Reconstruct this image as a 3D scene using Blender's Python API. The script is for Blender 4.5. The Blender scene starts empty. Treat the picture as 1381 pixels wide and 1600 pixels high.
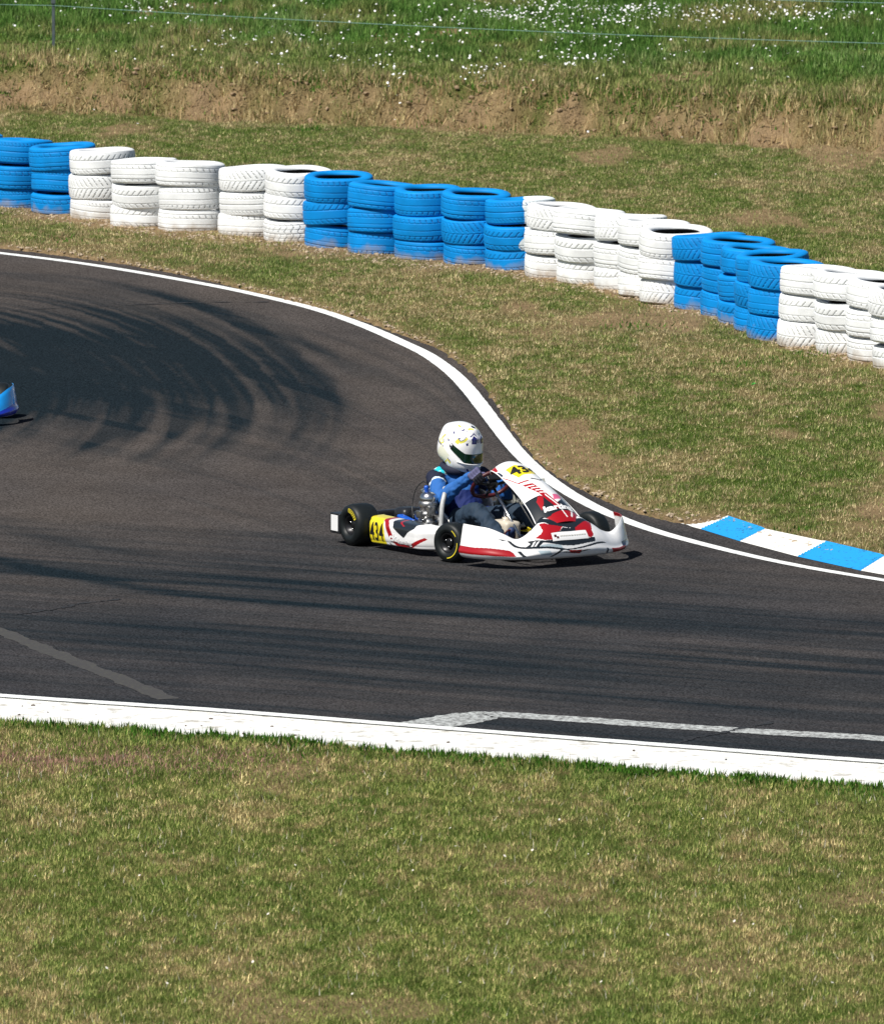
import bpy, bmesh, math, random
import numpy as np
from mathutils import Vector, Matrix
R_ = math.radians
random.seed(7); rng = np.random.default_rng(11)
scene = bpy.context.scene
COL = scene.collection

# ------------------------------------------------------------------ camera
FPX, W0, H0 = 15000.0, 1381.0, 1600.0
PITCH = math.atan(1900.0/FPX); CH = 8.18
cam_d = bpy.data.cameras.new("camera"); cam = bpy.data.objects.new("camera", cam_d); COL.objects.link(cam)
cam.location = (0, 0, CH); cam.rotation_euler = (math.pi/2-PITCH, 0, 0)
cam_d.sensor_fit = 'HORIZONTAL'; cam_d.sensor_width = 36; cam_d.lens = FPX/W0*36
cam_d.clip_start = 1; cam_d.clip_end = 5000
cam_d.dof.use_dof = True; cam_d.dof.focus_distance = 63.3; cam_d.dof.aperture_fstop = 16
scene.camera = cam
# ------------------------------------------------------------------ sky and sun
SUN_EL, SUN_AZ = R_(54), R_(225)          # azimuth clockwise from +Y
w = bpy.data.worlds.new("World"); scene.world = w; w.use_nodes = True
nt = w.node_tree; bg = nt.nodes["Background"]
sky = nt.nodes.new("ShaderNodeTexSky"); sky.sky_type = 'NISHITA'; sky.sun_disc = False
sky.sun_elevation = SUN_EL; sky.sun_rotation = SUN_AZ
nt.links.new(sky.outputs[0], bg.inputs[0]); bg.inputs[1].default_value = 0.06
sd = bpy.data.lights.new("sun", 'SUN'); sd.energy = 5.0; sd.angle = R_(0.5); sd.color = (1, 0.955, 0.88)
sun = bpy.data.objects.new("sun", sd); COL.objects.link(sun)
sv = Vector((math.sin(SUN_AZ)*math.cos(SUN_EL), math.cos(SUN_AZ)*math.cos(SUN_EL), math.sin(SUN_EL)))
sun.rotation_euler = sv.to_track_quat('Z', 'Y').to_euler(); sun.location = sv*50
vs = scene.view_settings; vs.view_transform = 'Standard'; vs.look = 'None'; vs.exposure = 0.27; vs.gamma = 1

# ------------------------------------------------------------------ ground points from sight lines
def G(px, py, z=0.0):
    """point of the plane at height z seen at (px,py) of the 1381x1600 frame"""
    dx, dy, dz = (px-W0/2)/FPX, 1.0, -(py-H0/2)/FPX
    c, s = math.cos(PITCH), math.sin(PITCH)
    Y = c*dy + s*dz; Z = -s*dy + c*dz
    t = (z-CH)/Z
    return (dx*t, Y*t)
def line_fn(pts, z=0.0):
    P = sorted(G(a, b, z) for a, b in pts)
    xs = np.array([p[0] for p in P]); ys = np.array([p[1] for p in P])
    s0 = (ys[1]-ys[0])/(xs[1]-xs[0]); s1 = (ys[-1]-ys[-2])/(xs[-1]-xs[-2])
    # densify with a smooth (Hermite) curve
    m = np.gradient(ys, xs)
    def f(x):
        x = np.asarray(x, float)
        i = np.clip(np.searchsorted(xs, x)-1, 0, len(xs)-2)
        h = xs[i+1]-xs[i]; t = (x-xs[i])/h; tc = np.clip(t, 0, 1)
        y = ((1+2*tc)*(1-tc)**2*ys[i]+tc*(1-tc)**2*h*m[i]+tc*tc*(3-2*tc)*ys[i+1]+tc*tc*(tc-1)*h*m[i+1])
        y = np.where(x < xs[0], ys[0]+(x-xs[0])*s0, y)
        return np.where(x > xs[-1], ys[-1]+(x-xs[-1])*s1, y)
    return f
# ------------------------------------------------------------------ noise
_T = rng.random((256, 256))
def vn(x, y):
    xi = np.floor(x).astype(int); yi = np.floor(y).astype(int)
    fx = x-xi; fy = y-yi; fx = fx*fx*(3-2*fx); fy = fy*fy*(3-2*fy)
    a = _T[xi & 255, yi & 255]; b = _T[(xi+1) & 255, yi & 255]
    c = _T[xi & 255, (yi+1) & 255]; d = _T[(xi+1) & 255, (yi+1) & 255]
    return a*(1-fx)*(1-fy)+b*fx*(1-fy)+c*(1-fx)*fy+d*fx*fy
def fbm(x, y, o=4, seed=0):
    x = np.asarray(x, float)+seed*17.3; y = np.asarray(y, float)+seed*9.7
    s = 0; a = 1; n = 0
    for k in range(o):
        s = s+a*vn(x*2**k+k*31.7, y*2**k+k*12.9); n += a; a *= .55
    return s/n
def sst(a, b, x):
    t = np.clip((x-a)/(b-a), 0, 1); return t*t*(3-2*t)

# ------------------------------------------------------------------ materials
def mat(name, col=(.5, .5, .5), rough=.5, metal=0.0, coat=0.0, spec=.5, attr=None, bump=None, noise=None):
    m = bpy.data.materials.new(name); m.use_nodes = True
    t = m.node_tree; b = t.nodes["Principled BSDF"]
    b.inputs['Base Color'].default_value = (*col, 1); b.inputs['Roughness'].default_value = rough
    b.inputs['Metallic'].default_value = metal; b.inputs['Coat Weight'].default_value = coat
    b.inputs['Specular IOR Level'].default_value = spec
    src = None
    if attr:
        a = t.nodes.new("ShaderNodeAttribute"); a.attribute_name = attr
        src = a.outputs['Color']
    if noise:                                   # (scale, amount): dirt and wear mottling
        tc = t.nodes.new("ShaderNodeTexCoord"); n = t.nodes.new("ShaderNodeTexNoise")
        n.inputs['Scale'].default_value = noise[0]; n.inputs['Detail'].default_value = 6
        t.links.new(tc.outputs['Object'], n.inputs['Vector'])
        mr = t.nodes.new("ShaderNodeMapRange"); mr.inputs[1].default_value = .3; mr.inputs[2].default_value = .7
        mr.inputs[3].default_value = 1-noise[1]; mr.inputs[4].default_value = 1+noise[1]*.3
        t.links.new(n.outputs[0], mr.inputs[0])
        mx = t.nodes.new("ShaderNodeMix"); mx.data_type = 'RGBA'; mx.blend_type = 'MULTIPLY'; mx.inputs[0].default_value = 1
        if src: t.links.new(src, mx.inputs[6])
        else: mx.inputs[6].default_value = (*col, 1)
        t.links.new(mr.outputs[0], mx.inputs[7]); src = mx.outputs[2]
    if src: t.links.new(src, b.inputs['Base Color'])
    if bump:
        tc = t.nodes.new("ShaderNodeTexCoord"); n = t.nodes.new("ShaderNodeTexNoise")
        n.inputs['Scale'].default_value = bump[0]; n.inputs['Detail'].default_value = 5
        t.links.new(tc.outputs['Object'], n.inputs['Vector'])
        bp = t.nodes.new("ShaderNodeBump"); bp.inputs['Strength'].default_value = bump[1]; bp.inputs['Distance'].default_value = bump[2]
        t.links.new(n.outputs[0], bp.inputs['Height']); t.links.new(bp.outputs[0], b.inputs['Normal'])
    return m

def mesh_np(name, V, F, cols=None, smooth=True, mats=(), mi=None, per='FACE'):
    """V (n,3) array, F (m,k) int array"""
    V = np.asarray(V, np.float32); F = np.asarray(F, np.int32); k = F.shape[1]
    me = bpy.data.meshes.new(name)
    me.vertices.add(len(V)); me.vertices.foreach_set("co", V.ravel())
    me.loops.add(F.size); me.loops.foreach_set("vertex_index", F.ravel())
    me.polygons.add(len(F)); me.polygons.foreach_set("loop_start", np.arange(0, F.size, k, dtype=np.int32))
    me.polygons.foreach_set("loop_total", np.full(len(F), k, np.int32))
    if mi is not None: me.polygons.foreach_set("material_index", np.asarray(mi, np.int32))
    me.update(calc_edges=True); me.validate()
    me.polygons.foreach_set("use_smooth", np.full(len(me.polygons), smooth))
    if cols is not None:
        a = me.color_attributes.new("col", 'FLOAT_COLOR', 'POINT' if per == 'POINT' else 'CORNER')
        c = np.asarray(cols, np.float32)
        if per != 'POINT': c = np.repeat(c, k, axis=0)
        a.data.foreach_set("color", np.c_[c, np.ones(len(c), np.float32)].astype(np.float32).ravel())
    for m in mats: me.materials.append(m)
    return me
def obj(name, me, parent=None, loc=None, rot=None):
    o = bpy.data.objects.new(name, me); COL.objects.link(o)
    if parent: o.parent = parent
    if loc is not None: o.location = loc
    if rot is not None: o.rotation_euler = rot
    return o
def tag(o, label=None, cat=None, group=None, kind=None):
    if label: o['label'] = label
    if cat: o['category'] = cat
    if group: o['group'] = group
    if kind: o['kind'] = kind
    return o
def grid_faces(nu, nv, wrap_u=False, wrap_v=False):
    iu = np.arange(nu if wrap_u else nu-1); iv = np.arange(nv if wrap_v else nv-1)
    I, J = np.meshgrid(iu, iv, indexing='ij'); I = I.ravel(); J = J.ravel()
    I2 = (I+1) % nu; J2 = (J+1) % nv
    return np.stack([I*nv+J, I2*nv+J, I2*nv+J2, I*nv+J2], 1)

# ------------------------------------------------------------------ layout curves of the place
outer_line = line_fn([(-160, 378), (0, 396), (120, 411), (250, 432), (400, 461), (520, 492), (620, 532), (680, 563), (722, 598), (750, 632),
                      (775, 665), (805, 703), (860, 752), (920, 789), (1000, 823), (1100, 852), (1240, 884), (1381, 908), (1520, 930)])
near_line = line_fn([(-100, 1084), (0, 1092), (350, 1116), (690, 1143), (1040, 1170), (1381, 1196), (1500, 1204)])
asph_edge = line_fn([(-160, 371), (0, 388), (250, 424), (480, 479), (620, 521), (700, 556), (752, 600), (790, 655), (815, 690), (845, 725), (880, 750), (930, 778), (995, 803), (1060, 818), (1140, 822), (1200, 842), (1381, 882), (1520, 906)])
bank_base = line_fn([(0, 176), (350, 190), (690, 203), (1000, 220), (1381, 240)])
STK = [  # px of the stack centre, py of its front foot, colour, run
 (-38, 320, 'b', 0), (38, 330, 'b', 0), (104, 340, 'b', 0),
 (163, 348, 'w', 1), (226, 360, 'w', 1), (301, 367, 'w', 1), (394, 374, 'w', 1), (465, 383, 'w', 1),
 (529, 393, 'b', 2), (596, 403, 'b', 2), (671, 412, 'b', 2), (747, 421, 'b', 2), (813, 427, 'b', 2),
 (876, 442, 'w', 3), (923, 452, 'w', 3), (983, 464, 'w', 3), (1024, 477, 'w', 3), (1056, 489, 'w', 3),
 (1110, 497, 'b', 4), (1152, 507, 'b', 4), (1179, 517, 'b', 4), (1204, 527, 'b', 4), (1223, 537, 'b', 4),
 (1269, 544, 'w', 5), (1330, 551, 'w', 5), (1376, 556, 'w', 5), (1414, 567, 'w', 5)]
SP = []
for (px, py, c, r) in STK:
    x, y = G(px, py); x = (px-W0/2)/FPX*(y+.3)*1.008
    SP.append([x, y+.3])
for _ in range(60):                                   # nudge so that neighbours touch but do not cross
    for i in range(len(SP)-1):
        a, b = SP[i], SP[i+1]; d = math.hypot(b[0]-a[0], b[1]-a[1])
        if d < .605:
            e = (.605-d)/2; uy = -1
            a[1] += e*.6; b[1] -= e*.6
SPa = np.array(SP)
def stack_dist(X, Y):
    """signed distance in y from the row of stacks (negative = on the camera's side)"""
    return Y-np.interp(X, SPa[:, 0], SPa[:, 1])
EDGE = lambda X: np.maximum(.09, asph_edge(X)-outer_line(X)+.22*(fbm(np.asarray(X, float)*4, np.asarray(X, float)*0, 4, 6)-.5))
def bankY(X): return bank_base(np.clip(X, -14, 14))+.25*(fbm(X*.9, X*0+3.3, 3)-.5)*2
def height(X, Y):
    X = np.asarray(X, float); Y = np.asarray(Y, float)
    n = fbm(X*2.2, Y*1.1, 4, 1)-.5; n2 = fbm(X*9, Y*6, 3, 2)-.5
    z = .02+n*.035+n2*.012
    d = Y-bankY(X)
    up = .36*sst(0, .75, d+.3*(fbm(X*2.5, Y*2.5, 4, 8)-.5))+.028*np.clip(d, 0, 60)
    rough = np.exp(-((d-.35)/.5)**2)
    z = z+up+rough*((fbm(X*6, Y*5, 4, 5)-.5)*.36)
    z = z+sst(.8, 2.5, d)*(fbm(X*1.2, Y*1.2, 3, 7)-.5)*.12
    sdst = stack_dist(X, Y)
    z = z+.03*np.exp(-((sdst+.25)/.3)**2)*(fbm(X*7, Y*5, 3, 4))
    ew = EDGE(X)+.02
    inside = (Y > near_line(X)-.95) & (Y < outer_line(X)+ew)
    z = np.where(inside, -.03, z)
    return z

# cover masks: g green share, s bare soil share
def cover(X, Y):
    X = np.asarray(X, float); Y = np.asarray(Y, float)
    big = fbm(X*.8, Y*.28, 4, 21); mid = fbm(X*2.6, Y*1.1, 4, 22); fine = fbm(X*9, Y*5, 3, 23)
    tuft = fbm(X*17, Y*10, 2, 24)
    g = .60+1.15*(big-.5)+1.35*(mid-.5)+1.5*(fine-.5)+1.3*(tuft-.5)
    soil = np.zeros_like(g)
    d = Y-bankY(X); sd_ = stack_dist(X, Y)
    nl = near_line(X)-.95; ol = outer_line(X)+EDGE(X)
    fg = Y < nl+.05
    g = np.where(fg, g+.07+.75*np.exp(-np.clip(nl-Y, 0, 9)/.28), g)
    soil = np.where(fg, sst(.66, .76, fbm(X*1.3, Y*.8, 4, 31))*.6, soil)
    m = (Y > ol-.1) & (d < 0)
    s1 = sst(-1.25, -.2, sd_+1.5*(fbm(X*2, Y*1.5, 3, 33)-.5))*(sd_ < .7)*1.0
    s2 = np.exp(-np.clip(Y-ol, 0, 9)/.45)*.95
    s3 = sst(.60, .72, fbm(X*1.0, Y*.33, 4, 34))*.8
    soil = np.where(m, np.maximum(np.maximum(s1, s2), s3), soil)
    g = np.where(m, g-.02-.35*s1, g)
    behind = m & (sd_ > .3)
    g = np.where(behind, g+.12, g)
    bank = np.exp(-((d-.17)/.43)**4)
    soil = np.maximum(soil, bank*np.clip(.50+2.0*(fbm(X*3, Y*2.2, 3, 41)-.5), 0, 1))
    g = np.where(d > -.2, g-.55*bank*(1), g)
    mead = sst(.5, 5.0, d); g = g+mead*.42
    soil = np.maximum(soil, sst(.63, .72, fbm(X*.8, Y*.5, 4, 43))*(d > 1.0)*.7)
    return np.clip(g, 0, 1), np.clip(soil, 0, 1)
def mixc(a, b, t): return np.asarray(a)*(1-t[:, None])+np.asarray(b)*t[:, None]
C_SOIL = np.array((.35, .245, .14)); C_STRAW = np.array((.40, .315, .145)); C_GREEN = np.array((.085, .145, .022)); C_DGREEN = np.array((.035, .085, .015))

# ------------------------------------------------------------------ ground sheet
def axis(lo, hi, step, far, k=1.35):
    a = list(np.arange(lo, hi+1e-6, step)); s = step; x = hi; up = []
    while x < far: s *= k; x += s; up.append(x)
    s = step; x = lo; dn = []
    while x > -far: s *= k; x -= s; dn.append(x)
    return np.array(dn[::-1]+a+up)
gx = axis(-7.5, 7.5, .075, 1500); gy = axis(43, 112, .075, 1500)
X, Y = np.meshgrid(gx, gy, indexing='ij'); X = X.ravel(); Y = Y.ravel()
Z = height(X, Y); g, s = cover(X, Y)
c = mixc(C_STRAW*.62, C_GREEN*.9, g); c = mixc(c, C_SOIL, np.clip(s*1.1, 0, 1))
c = c*(.45+.6*fbm(X*14, Y*9, 3, 51))[:, None]
gm = mat("ground_soil", rough=.95, spec=0.0, attr="col", noise=(60, .35), bump=(45, 1.0, .03))
ground = obj("ground", mesh_np("ground", np.c_[X, Y, Z], grid_faces(len(gx), len(gy)), c, True, [gm], per='POINT'))
tag(ground, kind='structure')

# ------------------------------------------------------------------ asphalt with rubber
def splat_field(nx, ny, x0, x1, y0, y1, curves, blur):
    F = np.zeros((nx, ny))
    for P, wgt, wd in curves:
        P = np.array(P); seg = np.r_[0, np.cumsum(np.hypot(*np.diff(P, axis=0).T))]
        t = np.arange(0, seg[-1], .015); xx = np.interp(t, seg, P[:, 0]); yy = np.interp(t, seg, P[:, 1])
        fade = np.minimum(1, np.minimum(t, seg[-1]-t)/(.30*seg[-1]))**.8
        fade = fade*(.45+1.1*fbm(t*.9, t*0+wgt*77, 2))
        tx = np.gradient(xx); ty = np.gradient(yy); L = np.hypot(tx, ty)+1e-9; nx_, ny_ = -ty/L, tx/L
        for o in np.arange(-wd/2, wd/2+1e-6, .02):
            a = ((xx+nx_*o-x0)/(x1-x0)*nx).astype(int); b = ((yy+ny_*o-y0)/(y1-y0)*ny).astype(int)
            ok = (a >= 0) & (a < nx) & (b >= 0) & (b < ny)
            np.add.at(F, (a[ok], b[ok]), wgt*fade[ok]*.25*(1-(2*o/wd)**2*.6))
    k = np.array([1, 4, 6, 4, 1.])/16
    for _ in range(blur):
        F = sum(k[i]*np.roll(F, i-2, 0) for i in range(5)); F = sum(k[i]*np.roll(F, i-2, 1) for i in range(5))
    return F
def cat_curve(pts, n=60):
    P = np.array([G(*p) for p in pts]); m = len(P); tt = np.linspace(0, m-1, n)
    P = np.vstack([2*P[0]-P[1], P, 2*P[-1]-P[-2]]); out = []
    for t in tt:
        i = min(int(t), m-2); u = t-i; a, b, c_, d = P[i:i+4]
        out.append(.5*((2*b)+(-a+c_)*u+(2*a-5*b+4*c_-d)*u*u+(-a+3*b-3*c_+d)*u**3))
    return out
arcO = np.array([(-60, 418), (150, 430), (330, 470), (450, 525), (530, 590), (572, 645), (560, 690), (505, 745)], float)
arcI = np.array([(-60, 520), (-10, 535), (30, 560), (60, 590), (70, 620), (50, 650), (10, 680), (-60, 705)], float)-np.array([90, 0])
curves = []
for k in range(75):
    t = 1-random.random()**1.25
    if k < 14: t = [.02, .05, .12, .2, .27, .33, .4, .47, .52, .6, .66, .74, .8, .9][k]
    p = arcO*(1-t)+arcI*t
    p = p+np.array([random.gauss(0, 10), random.gauss(0, 4)])
    a = random.randint(0, 2); b = random.choice([6, 7, 7, 8, 8])
    curves.append((cat_curve(p[a:b]), random.uniform(.35, 1.5)*(1.3 if k < 14 else 1)*(.55+.75*min(1, t*1.6)), random.choice([.05, .07, .10, .13])))
for k in range(7):                                       # later marks running down toward the white line
    a = k/6
    curves.append((cat_curve([(200+60*a, 430+8*k), (420+30*a, 500+5*k), (560, 590-3*k), (700, 620-5*k), (800, 640+8*k)]), .15, .16))
for k in range(110):                                      # long streaks along the exit straight
    y0 = random.uniform(800, 1120); x0 = random.uniform(-400, 1000); L = random.uniform(300, 1100); sl = .055+.05*(y0-780)/350
    wob = random.uniform(-4, 4)
    curves.append((cat_curve([(x0, y0), (x0+L*.33, y0+L*.33*sl+wob), (x0+L*.66, y0+L*.66*sl+wob), (x0+L, y0+L*sl)]),
                   random.uniform(.10, .45), random.choice([.05, .08, .12, .16])))
for k in range(16):
    y0 = random.uniform(830, 930)
    curves.append((cat_curve([(-160, y0-80), (60, y0-30), (300, y0+10), (620, y0+35), (1000, y0+55), (1381, y0+80)]), random.uniform(.1, .35), .2))
NX, NY = 440, 900
F = splat_field(NX, NY, -5.5, 6.5, 53, 86, curves, 1)
ax = np.r_[axis(-5.4, 5.4, .03, 60, 1.5)]
nv = 720; vv = np.linspace(0, 1, nv)
XX, VV = np.meshgrid(ax, vv, indexing='ij')
lo = near_line(XX)-.05; hi = outer_line(XX)+EDGE(XX)+.02*np.sin(XX*60)
YY = lo+(hi-lo)*VV
X = XX.ravel(); Y = YY.ravel()
ia = np.clip(((X+5.5)/12*NX).astype(int), 0, NX-1); ib = np.clip(((Y-53)/33*NY).astype(int), 0, NY-1)
rub = F[ia, ib]*((X > -5.5) & (X < 6.4))
# broad rubbered-in area of the bend
cx, cy = G(150, 600)
Pc = np.array([G(*q) for q in [(-200, 470), (60, 440), (260, 480), (400, 540), (480, 600), (470, 650), (380, 680), (200, 690), (-200, 680)]])
def inside_poly(x, y, P):
    r = np.zeros(len(x), bool); n = len(P)
    for i in range(n):
        x1, y1 = P[i]; x2, y2 = P[(i+1) % n]
        cnd = (y1 > y) != (y2 > y)
        with np.errstate(divide='ignore', invalid='ignore'):
            r ^= cnd & (x < (x2-x1)*(y-y1)/(y2-y1+1e-12)+x1)
    return r
core = inside_poly(X+.5*(fbm(X*.7, Y*.3, 3, 60)-.5), Y+2.2*(fbm(X*1.2, Y*.4, 3, 61)-.5), Pc).astype(float).reshape(XX.shape)
for _ in range(14):
    core[1:-1] = (core[:-2]+core[1:-1]*2+core[2:])/4; core[:, 2:-2] = (core[:, :-4]+core[:, 2:-2]*2+core[:, 4:])/4
# rubber laid down in fans of arcs: streak noise in coordinates that follow the bend
ns, ntt = 900, 1100
SO = np.array(cat_curve([tuple(q) for q in arcO], ns)); SI = np.array(cat_curve([tuple(q) for q in arcI], ns))
S2, T2 = np.meshgrid(np.linspace(0, 1, ns), np.linspace(0, 1.15, ntt), indexing='ij')
PXg = SO[:, None, 0]*(1-T2)+SI[:, None, 0]*T2; PYg = SO[:, None, 1]*(1-T2)+SI[:, None, 1]*T2
warp = .025*(fbm(S2*3, T2*2, 2, 140)-.5)
st = sst(.46, .60, fbm((T2+warp)*30, S2*.8, 2, 141))*.50+sst(.48, .59, fbm((T2+warp)*115, S2*1.1, 2, 142))*.60
endS = 1.0-.40*fbm(T2*42, T2*0, 3, 143)-.08*(1-T2)
env = sst(-.02, .45, T2+.30*(fbm(T2*9, S2*3, 2, 144)-.3))*(1-sst(endS-.20, endS+.03, S2))*(.42+.58*sst(.02, .5, S2+.3*T2))
val = env*(.14+1.05*st)*(.62+.5*T2)
num = np.zeros((NX, NY)); den = np.zeros((NX, NY))
ja = ((PXg+5.5)/12*NX).astype(int); jb = ((PYg-53)/33*NY).astype(int); ok = (ja >= 0) & (ja < NX) & (jb >= 0) & (jb < NY)
np.add.at(num, (ja[ok], jb[ok]), val[ok]); np.add.at(den, (ja[ok], jb[ok]), 1.0)
def blr(M):
    k5 = np.array([1, 2, 1.])/4
    M = sum(k5[i]*np.roll(M, i-1, 0) for i in range(3)); return sum(k5[i]*np.roll(M, i-1, 1) for i in range(3))
fan = num/np.maximum(den, 1e-6)
for _ in range(3):
    n2_, d2_ = blr(fan*(den > 0)), blr((den > 0).astype(float)); fan = np.where(den > 0, fan, n2_/np.maximum(d2_, 1e-3)*(d2_ > .2)); den = np.where(d2_ > .2, 1, den)
ib0 = (X > -5.5) & (X < 6.4)
fan_v = fan[ia, ib]*ib0
dn = Y-near_line(X)
low = (1-sst(6.0, 8.6, dn+.8*(fbm(X*.5, Y*.4, 2, 145)-.5)))
lstr = sst(.47, .70, fbm(X*.20+3, dn*2.4-X*.05, 4, 146))*.5+sst(.48, .68, fbm(X*.35, dn*8, 3, 147))*.30
dout = outer_line(X)-Y
ostr = sst(.5, .72, fbm(X*.5, dout*2.0, 3, 148))*.22*(dn > 8)
rub = np.clip(rub, -.3, 1.0)*.72+.62*fan_v+low*lstr*.85+ostr
dn0 = Y-near_line(X)
base = mixc((.069, .060, .055), (.040, .0395, .0425), np.clip(fbm(X*.6, Y*.3, 4, 64)*1.4-.35+.55*(1-sst(5.5, 9, dn0)), 0, 1))
base = base*(.82+.36*fbm(X*3, Y*3, 3, 66))[:, None]
c = mixc(base, np.array((.0075, .0145, .0200)), np.clip(rub, 0, .93))
c = c+np.clip(-rub, 0, .3)[:, None]*.35
am = mat("asphalt", rough=.95, spec=0.0, attr="col", bump=(260, .5, .004))
t = am.node_tree; b = t.nodes["Principled BSDF"]
src = b.inputs['Base Color'].links[0].from_socket                       # aggregate grain
tc = t.nodes.new("ShaderNodeTexCoord"); n1 = t.nodes.new("ShaderNodeTexNoise"); n1.inputs['Scale'].default_value = 70; n1.inputs['Detail'].default_value = 3
t.links.new(tc.outputs['Object'], n1.inputs['Vector'])
mr = t.nodes.new("ShaderNodeMapRange"); mr.inputs[1].default_value = .35; mr.inputs[2].default_value = .7; mr.inputs[3].default_value = .50; mr.inputs[4].default_value = 1.75
t.links.new(n1.outputs[0], mr.inputs[0])
mx = t.nodes.new("ShaderNodeMix"); mx.data_type = 'RGBA'; mx.blend_type = 'MULTIPLY'; mx.inputs[0].default_value = 1
t.links.new(src, mx.inputs[6]); t.links.new(mr.outputs[0], mx.inputs[7]); t.links.new(mx.outputs[2], b.inputs['Base Color'])
tag(obj("track_asphalt", mesh_np("track_asphalt", np.c_[X, Y, np.full(len(X), .004)], grid_faces(len(ax), nv), c, True, [am], per='POINT')), kind='structure')

# ------------------------------------------------------------------ painted lines, strips
def paint_mat(name, col, wear=.25, scale=14, under=(.07, .065, .06)):
    m = mat(name, col, .6, spec=.3); t = m.node_tree; b = t.nodes["Principled BSDF"]
    tc = t.nodes.new("ShaderNodeTexCoord"); n = t.nodes.new("ShaderNodeTexNoise"); n.inputs['Scale'].default_value = scale; n.inputs['Detail'].default_value = 9
    n.inputs['Roughness'].default_value = .7
    t.links.new(tc.outputs['Object'], n.inputs['Vector'])
    cr = t.nodes.new("ShaderNodeValToRGB"); cr.color_ramp.elements[0].position = wear; cr.color_ramp.elements[1].position = wear+.12
    cr.color_ramp.elements[0].color = (*under, 1); cr.color_ramp.elements[1].color = (*col, 1)
    t.links.new(n.outputs[0], cr.inputs[0]); t.links.new(cr.outputs[0], b.inputs['Base Color'])
    return m
white_line_m = paint_mat("white_road_paint", (.80, .82, .80), .33, 22, (.3, .3, .3))
faded_m = paint_mat("faded_white_paint", (.46, .48, .47), .43, 34, (.15, .15, .145))
def strip_from_centre(name, P, wd, z, m, ragged=.0):
    P = np.array(P); tx = np.gradient(P[:, 0]); ty = np.gradient(P[:, 1]); L = np.hypot(tx, ty); nx_, ny_ = -ty/L, tx/L
    wd = np.broadcast_to(np.asarray(wd, float), (len(P),))
    r1 = ragged*(fbm(np.arange(len(P))*.7, np.arange(len(P))*0, 3, 70)-.5); r2 = ragged*(fbm(np.arange(len(P))*.7, np.arange(len(P))*0, 3, 71)-.5)
    A = np.c_[P[:, 0]+nx_*(wd/2+r1), P[:, 1]+ny_*(wd/2+r1), np.full(len(P), z)]; B = np.c_[P[:, 0]-nx_*(wd/2+r2), P[:, 1]-ny_*(wd/2+r2), np.full(len(P), z)]
    V = np.empty((2*len(P), 3)); V[0::2] = A; V[1::2] = B
    return tag(obj(name, mesh_np(name, V, grid_faces(len(P), 2), None, False, [m])), kind='structure')
# outer edge line: resample along arc length
xs = np.linspace(-9, 9, 1600); ys = outer_line(xs)
seg = np.r_[0, np.cumsum(np.hypot(np.diff(xs), np.diff(ys)))]; tt = np.arange(0, seg[-1], .05)
PX = np.interp(tt, seg, xs); PY = np.interp(tt, seg, ys)
k = np.ones(13)/13
PXs = np.convolve(np.pad(PX, 6, 'edge'), k, 'valid'); PYs = np.convolve(np.pad(PY, 6, 'edge'), k, 'valid')
strip_from_centre("outer_white_line", np.c_[PXs, PYs], np.interp(PXs, [-4, -1, .2, 1.0, 2.0], [.10, .105, .120, .105, .085]), .0068, white_line_m, .006)
xs = np.linspace(-9, 9, 400)
strip_from_centre("near_white_line", np.c_[xs, near_line(xs)+.02], .11, .0185, white_line_m, .012)
strip_from_centre("faded_white_marking", cat_curve([(585, 1149), (640, 1139), (700, 1128.5), (745, 1120.5), (765, 1118.5), (800, 1119.5), (900, 1126), (1060, 1137), (1220, 1147), (1381, 1156), (1560, 1169)], 160), np.interp(np.arange(160), [0, 45, 65, 159], [.38, .33, .20, .19]), .0070, faded_m, .04)
strip_from_centre("old_olive_marking", cat_curve([(-120, 945), (0, 988), (60, 1012), (130, 1040), (200, 1068), (262, 1094)], 80), .13, .0058,
                  paint_mat("old_olive_paint", (.074, .071, .054), .5, 45, (.050, .046, .043)), .05)
crack_m = mat("tar_crack", (.012, .013, .015), .8)
for i, pts in enumerate([[(20, 962), (60, 957), (100, 951), (125, 945), (190, 938)], [(1050, 1166), (1080, 1156), (1120, 1149), (1150, 1142), (1210, 1131)],
                         [(0, 486), (120, 481), (300, 474), (420, 473)]]):
    strip_from_centre("asphalt_crack", cat_curve(pts, 60), [.07, .08, .05][i]*.34, .0072+.0004*i, crack_m, .07)
# near kerb: a low concrete strip painted white
kx = np.r_[np.arange(-9, 9, .04)]
prof = [(-.98, -.03), (-.96, .012), (-.93, .014), (-.6, .016), (-.3, .015), (-.1, .013), (-.055, .009), (.07, .014), (.088, .011), (.095, -.01)]
V = []
for dy, z in prof:
    jit = .16*(fbm(kx*1.6, kx*0+2, 4, 80)-.5) if dy < -.9 else 0
    V.append(np.c_[kx, near_line(kx)+dy+jit, np.full(len(kx), z)])
V = np.stack(V, 1).reshape(-1, 3)
km = paint_mat("chalky_white_concrete", (.76, .76, .73), .36, 8, (.42, .40, .35))
tag(obj("white_kerb_strip", mesh_np("white_kerb_strip", V, grid_faces(len(kx), len(prof)), None, False, [km])), kind='structure')
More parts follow.
